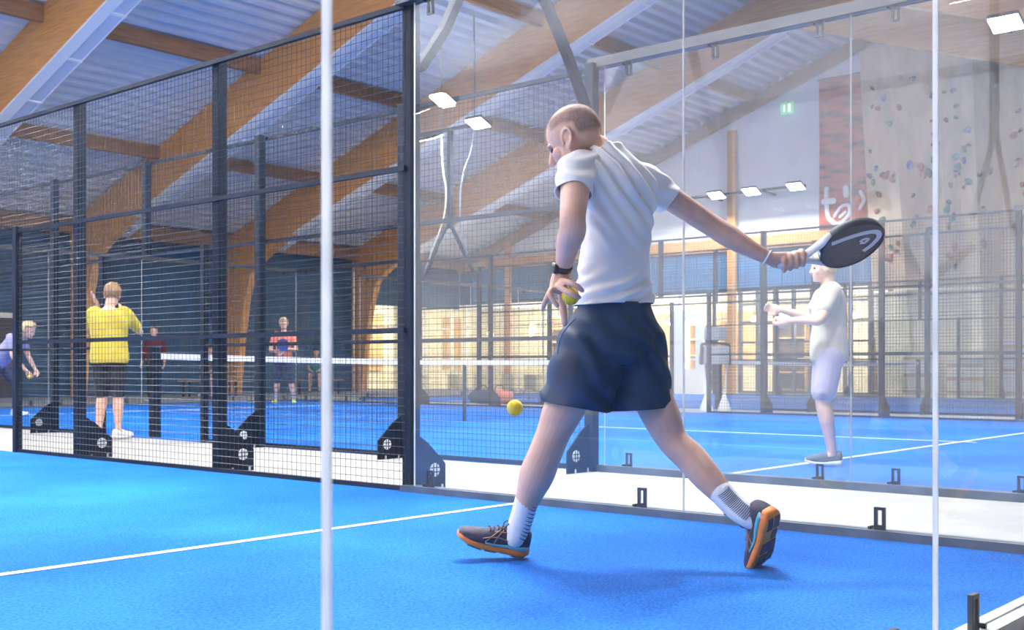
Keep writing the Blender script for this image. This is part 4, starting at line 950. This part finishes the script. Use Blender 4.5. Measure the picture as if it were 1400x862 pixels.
# exit signs
M['exit_green'] = emit('exit_green', (.05, .75, .32), 1.6); M['exit_pale'] = emit('exit_pale', (.25, .62, .32), .35); M['white_emit'] = emit('sign_white', (.85, .95, .85), .5)
def exit_sign(c, ax, m_, label, k=1.0):
    nrm = Vector((-1, 0, 0)) if ax.y else Vector((0, -1, 0))
    t = thing('exit_sign', c, label, 'sign', 'exit signs'); c = Vector(c)
    MB().obox(c-nrm*.0, ax, nrm, UP, (.42*k, .05, .36*k)).build('box', m_, t)
    f0 = c + nrm*.028
    MB().obox(f0-ax*.09*k, ax, nrm, UP, (.09*k, .006, .26*k)).build('door_symbol', 'white_emit', t)
    MB().obox(f0+ax*.08*k, ax, nrm, UP, (.06*k, .006, .22*k)).build('arrow_symbol', 'white_emit', t)
exit_sign(on_y(508, 405, 27.9), Vector((1, 0, 0)), 'exit_green', 'small green exit sign on the dark wall above the glazed opening', .7)
p = on_x(1076, 148, X_GABLE-.1); exit_sign(p, Vector((0, 1, 0)), 'exit_pale', 'pale green exit sign high on the white gable wall', .95)
# red banner on the gable
M['banner'] = mat('red_banner', (.52, .10, .055), .7, col2=(.06, .035, .035), scale=1.6, stretch=(1, .8, 3.2), detail=7, fac=(.45, .68))
b0, b1 = on_x(1187, 310, X_GABLE-.12), on_x(1120, 110, X_GABLE-.12)
bn = thing('banner', (X_GABLE-.12, (b0.y+b1.y)/2, b0.z), 'tall red banner with dark streaks and white lettering on the gable wall', 'banner')
g_ = MB(); nz, ny = 14, 6; vs = []; fs = []
for i in range(nz+1):
    for j in range(ny+1): vs.append((X_GABLE-.12+.015*math.sin(j*1.9+i*.4), b0.y+(b1.y-b0.y)*j/ny, b0.z+(b1.z-b0.z)*i/nz))
for i in range(nz):
    for j in range(ny): a = i*(ny+1)+j; fs.append((a, a+1, a+ny+2, a+ny+1))
g_.add(vs, fs); solid(g_.build('cloth', 'banner', bn, True), .006)
MB().tube([(X_GABLE-.12, b0.y-.05, b1.z), (X_GABLE-.12, b1.y+.05, b1.z)], .03).build('top_bar', 'steel_grey', bn)
M['banner_white'] = mat('banner_white', (.80, .80, .84), .6)
def gl(pts, r):       # white glyph strokes on the banner, by pixel
    q = MB(); limb(q, [on_x(a, c, X_GABLE-.15) for a, c in pts], [r]*len(pts), 8, 4, .3, Vector((1, 0, 0))); q.build('lettering', 'banner_white', bn, True)
gl([(1130, 258), (1130, 280), (1133, 298), (1142, 306)], .07); gl([(1126, 276), (1140, 275)], .09)
gl([(1141, 296), (1150, 283), (1160, 281), (1161, 292), (1152, 303), (1142, 306), (1137, 300)], .05); gl([(1148, 297), (1156, 290)], .04); gl([(1156, 256), (1157, 267)], .09)
gl([(1176, 262), (1181, 274), (1175, 286)], .05)
# climbing wall: tall plywood panels at different angles, each with its holds
M['cream_bright'] = mat('cream_board', (.86, .78, .55), .7, var=.10, scale=2.5)
cw = thing('climbing_wall', (24.9, 7, 0), 'tall plywood climbing wall with coloured holds next to the red banner', 'climbing wall')
edges = [(11.75, 12.3, 25.55), (10.55, 11.2, 25.0), (9.75, 10.1, 25.5), (8.7, 9.0, 24.9), (8.25, 8.5, 25.4), (5.6, 5.6, 24.8), (3.2, 3.2, 25.3), (.4, .4, 24.7), (-2.6, -2.6, 25.4)]   # (y at foot, y at top, x)
hold_cols = [('hold_brown', (.16, .07, .035)), ('hold_black', (.02, .02, .025)), ('hold_blue', (.05, .06, .26)), ('hold_orange', (.45, .17, .03)), ('hold_green', (.03, .22, .15)), ('hold_red', (.35, .07, .05))]
for n_, c_ in hold_cols: M[n_] = mat(n_, c_, .6)
hm = []
for n_, c_ in hold_cols:
    h = MB(); ell(h, (0, 0, 0), Vector((1, 0, 0)), Vector((0, 1, 0)), UP, (.07, .11, .075), 8); me = h.mesh('hold')
    for v in me.vertices: v.co *= 1+.35*noise.noise(Vector(v.co)*14+Vector((len(hm), 0, 0)))
    fix_normals(me); me.materials.append(M[n_])
    for p in me.polygons: p.use_smooth = True
    hm.append(me)
for (ya, yta, xa), (yb, ytb, xb) in zip(edges, edges[1:]):
    zt = lambda y: min(9.6, roof_z(y)-.55)
    k0 = 2.9/9.6; ya3, yb3 = ya+(yta-ya)*k0, yb+(ytb-yb)*k0
    MB().prism([(xa+.02, ya, 0), (xb+.02, yb, 0), (xb+.02, yb3, 2.86), (xa+.02, ya3, 2.86)], (.06, 0, 0)).build('lower_panel', 'cream_bright', cw)
    q = [(xa, ya3, 2.9), (xb, yb3, 2.9), (xb, ytb, zt(ytb)), (xa, yta, zt(yta))]
    o_ = MB().prism(q, (.06, 0, 0)).build('panel', 'ply', cw)
    wdt = ya-yb; n_h = 4 if wdt < .7 else int(26*wdt)
    for k in range(min(n_h, 40)):
        u, v = random.uniform(.12, .88), random.uniform(.36, .97)
        y0 = ya+(yb-ya)*u; y1 = yta+(ytb-yta)*u; x_ = xa+(xb-xa)*u; zz = v*(zt((yta+ytb)/2)-.3)+.1
        h = bpy.data.objects.new('hold', random.choice(hm)); COL.objects.link(h); h.parent = o_
        h.location = Vector((x_-.03, y0+(y1-y0)*v, zz)) - world_loc(cw); h.rotation_euler = (random.uniform(0, 6.28), 0, 0); sc_ = random.uniform(.55, 1.25); h.scale = (.7, sc_, sc_)
    for v in (.34, .67):
        MB().box((min(xa, xb)-.0, yb, v*9), (min(xa, xb)+.02, yb+.02, v*9+.02)).build('joint', 'wood_dark', o_)
# crates, boards and shelves below the climbing wall
for i, (y, wd, h, x_, m_, nm, lb) in enumerate(((10.2, .75, 1.15, 24.52, 'cream', 'crate', 'tall cream plywood crate at the foot of the climbing wall'), (9.0, .9, .95, 24.52, 'cream', 'crate', 'wide cream plywood crate before the climbing wall'), (7.75, .7, 1.45, 24.52, 'wall_white', 'crate', 'white upright crate before the climbing wall'), (6.4, .9, .8, 24.52, 'oak', 'crate', 'low wooden crate before the climbing wall'))):
    t = thing(nm, (x_, y, 0), lb, 'crate', 'crates at the climbing wall')
    MB().box((x_-.15, y-wd/2, 0), (x_+.15, y+wd/2, h)).build('body', m_, t); MB().box((x_-.17, y-wd/2-.02, h), (x_+.17, y+wd/2+.02, h+.04)).build('lid', 'cream_frame', t)
    for k in range(3): MB().box((x_-.165, y-wd/2, .12+k*(h-.2)/2.2), (x_-.15, y+wd/2, .2+k*(h-.2)/2.2)).build('slat', 'oak', t)
# grey equipment trolley by the fence, pale feet
p = on_z(978, 563, 0); t = thing('equipment_trolley', p, 'grey equipment trolley with dark arched frame and white feet', 'trolley')
for sx in (-.16, .16):
    q_ = MB(); q_.rings([ring(p+RGT*sx+UP*z_, RGT, FWD, r_, r_, 12) for z_, r_ in ((0, .12), (.04, .12), (.24, .05), (.3, .03))]); q_.build('foot', 'white_paint', t, True)
    q_ = MB(); q_.tube([p+RGT*sx+UP*.28, p+RGT*sx*1.3+UP*.85], .02); q_.build('leg', 'white_paint', t)
MB().obox(p+UP*1.0, RGT, FWD, UP, (.42, .4, .32)).build('bin', mat('grey_bin', (.36, .36, .38), .6), t, bevel=.02)
q_ = MB(); limb(q_, [p+RGT*-.25+UP*.85, p+RGT*-.24+UP*1.12, p+RGT*-.2+UP*1.2, p+RGT*.2+UP*1.2, p+RGT*.24+UP*1.12, p+RGT*.25+UP*.85], [.03]*6, 8, 3); q_.build('frame', mat('dark_arch', (.08, .04, .035), .5), t, True)
MB().obox(p+UP*1.38, RGT, FWD, UP, (.36, .3, .24)).build('top_box', mat('grey_top', (.26, .28, .31), .6), t, bevel=.02)
# white and grey cables dangling from the roof
for pts, m_, lb in (([(604, 205, 25.8), (610, 262, 25.8), (606, 300, 25.8), (592, 340, 25.8), (576, 385, 25.8)], 'concrete', 'white cable dangling under the roof beside the floodlights'), ([(648, 180, 25.9), (634, 235, 25.9), (629, 275, 25.9), (631, 320, 25.9), (640, 352, 25.9)], 'steel_grey', 'grey cable dangling under the roof beside the floodlights')):
    pp = [P(*q) for q in pts]; pp = [Vector((pp[0].x, pp[0].y, roof_z(pp[0].y)-.03))] + pp
    q_ = MB(); limb(q_, pp, [.017]*len(pp), 8, 5); tag(q_.build('hanging_cable', m_, None, True), lb, 'cable')

# lounge furniture seen through the glazing
M['shelf_dark'] = mat('dark_shelf', (.07, .05, .04), .6)
for i, y in enumerate((26.0, 22.9, 19.6, 16.4, 13.0)):
    t = thing('shelf_unit', (29.55, y, 0), 'tall lounge shelf unit with dark back, %s from the corner' % ('first', 'second', 'third', 'fourth', 'fifth')[i], 'shelf', 'lounge shelf units')
    MB().box((29.8, y-.6, 0), (29.85, y+.6, 2.3)).build('back_board', 'shelf_dark', t)
    for dy in (-.6, .56): MB().box((29.4, y+dy, 0), (29.8, y+dy+.04, 2.3)).build('side_board', 'oak', t)
    for z_ in (.05, .62, 1.2, 1.75, 2.26): MB().box((29.4, y-.56, z_), (29.8, y+.56, z_+.04)).build('shelf', 'oak', t)
for i, y in enumerate((24.4, 21.2, 18.0, 14.8)):
    t = thing('bar_table', (27.6, y, 0), 'white bar table in the lounge, %s from the corner' % ('first', 'second', 'third', 'fourth')[i], 'table', 'lounge bar tables')
    q_ = MB(); q_.rings([ring(Vector((27.6, y, z_)), RGT, FWD, r_, r_, 18) for z_, r_ in ((1.04, .36), (1.08, .36))]); q_.build('table_top', 'white_paint', t)
    q_ = MB(); q_.rings([ring(Vector((27.6, y, z_)), RGT, FWD, r_, r_, 12) for z_, r_ in ((.03, .05), (.2, .035), (1.04, .035))]); q_.build('pedestal', 'grey_frame', t, True)
    q_ = MB(); q_.rings([ring(Vector((27.6, y, z_)), RGT, FWD, r_, r_, 18) for z_, r_ in ((0, .27), (.03, .25))]); q_.build('base', 'grey_frame', t)
# lounge lights, and unseen hall battens added to brighten the ceiling
def hall_light(x, y, z, label, warm=False):
    t = thing('pendant_light', (x, y, z), label, 'lamp', 'hanging lights')
    MB().tube([(x, y, z+.1), (x, y, roof_z(y) if not warm else 3.1)], .008, 6).build('cord', 'steel', t)
    M.setdefault('warm', emit('warm_bulb', (1, .62, .28), 14)); M.setdefault('fill_led', emit('fill_tube', (1, .98, .94), 9))
    if warm:
        mb = MB(); mb.rings([[Vector((x+r*math.cos(a*math.pi/6), y+r*math.sin(a*math.pi/6), zz)) for a in range(12)] for r, zz in ((.02, z+.12), (.11, z+.06), (.13, z), (.09, z-.08), (.03, z-.11))]); mb.build('bulb', 'warm', t, True)
        ld = bpy.data.lights.new('lamp_light', 'POINT'); ld.energy = 210 if y < 28 else 90; ld.color = (1, .86, .66); ld.shadow_soft_size = .15; zz = -.2
    else:
        MB().box((x-.7, y-.06, z-.02), (x+.7, y+.06, z+.09)).build('fill_housing', 'white_strip', t)
        MB().box((x-.68, y-.05, z-.05), (x+.68, y+.05, z-.022)).build('fill_diffuser', 'fill_led', t)
        ld = bpy.data.lights.new('lamp_light', 'AREA'); ld.shape = 'RECTANGLE'; ld.size = 1.3; ld.size_y = .2; ld.energy = FILL_W*.12; zz = -.06
        l2 = bpy.data.lights.new('fill_uplight', 'AREA'); l2.shape = 'RECTANGLE'; l2.size = 1.3; l2.size_y = .2; l2.energy = FILL_W
        u = bpy.data.objects.new('fill_uplight', l2); COL.objects.link(u); u.parent = t; u.location = (0, 0, .1); u.rotation_euler = (math.pi, 0, 0)
    lo = bpy.data.objects.new('lamp_light', ld); COL.objects.link(lo); lo.parent = t; lo.location = (0, 0, zz)
for y, o_ in ((26.3, 'first'), (23.4, 'second'), (20.2, 'third'), (17.0, 'fourth'), (13.6, 'fifth')): hall_light(28.2, y, 2.35, 'small warm globe lamp before the %s lounge shelf unit from the corner' % o_, True)
hall_light(22.6, 29.6, 2.35, 'warm globe lamp behind the far glazed opening, away from the corner', True)
hall_light(24.6, 29.6, 2.35, 'warm globe lamp behind the far glazed opening, next to the corner', True)
BET = {-12.: 'beyond the seventh glulam arch', -6.7: 'between the sixth and seventh glulam arches', -1.7: 'between the fifth and sixth glulam arches', 3.3: 'between the fourth and fifth glulam arches', 8.3: 'between the third and fourth glulam arches'}
for x in (-12., -6.7, -1.7, 3.3, 8.3): hall_light(x, 7.2, 7.9, 'added unseen batten uplight by the roof ridge %s' % BET[x])
for x in (-12., -6.7, -1.7): hall_light(x, 17.2, 7.6, 'added unseen batten uplight under the far slope %s' % BET[x])
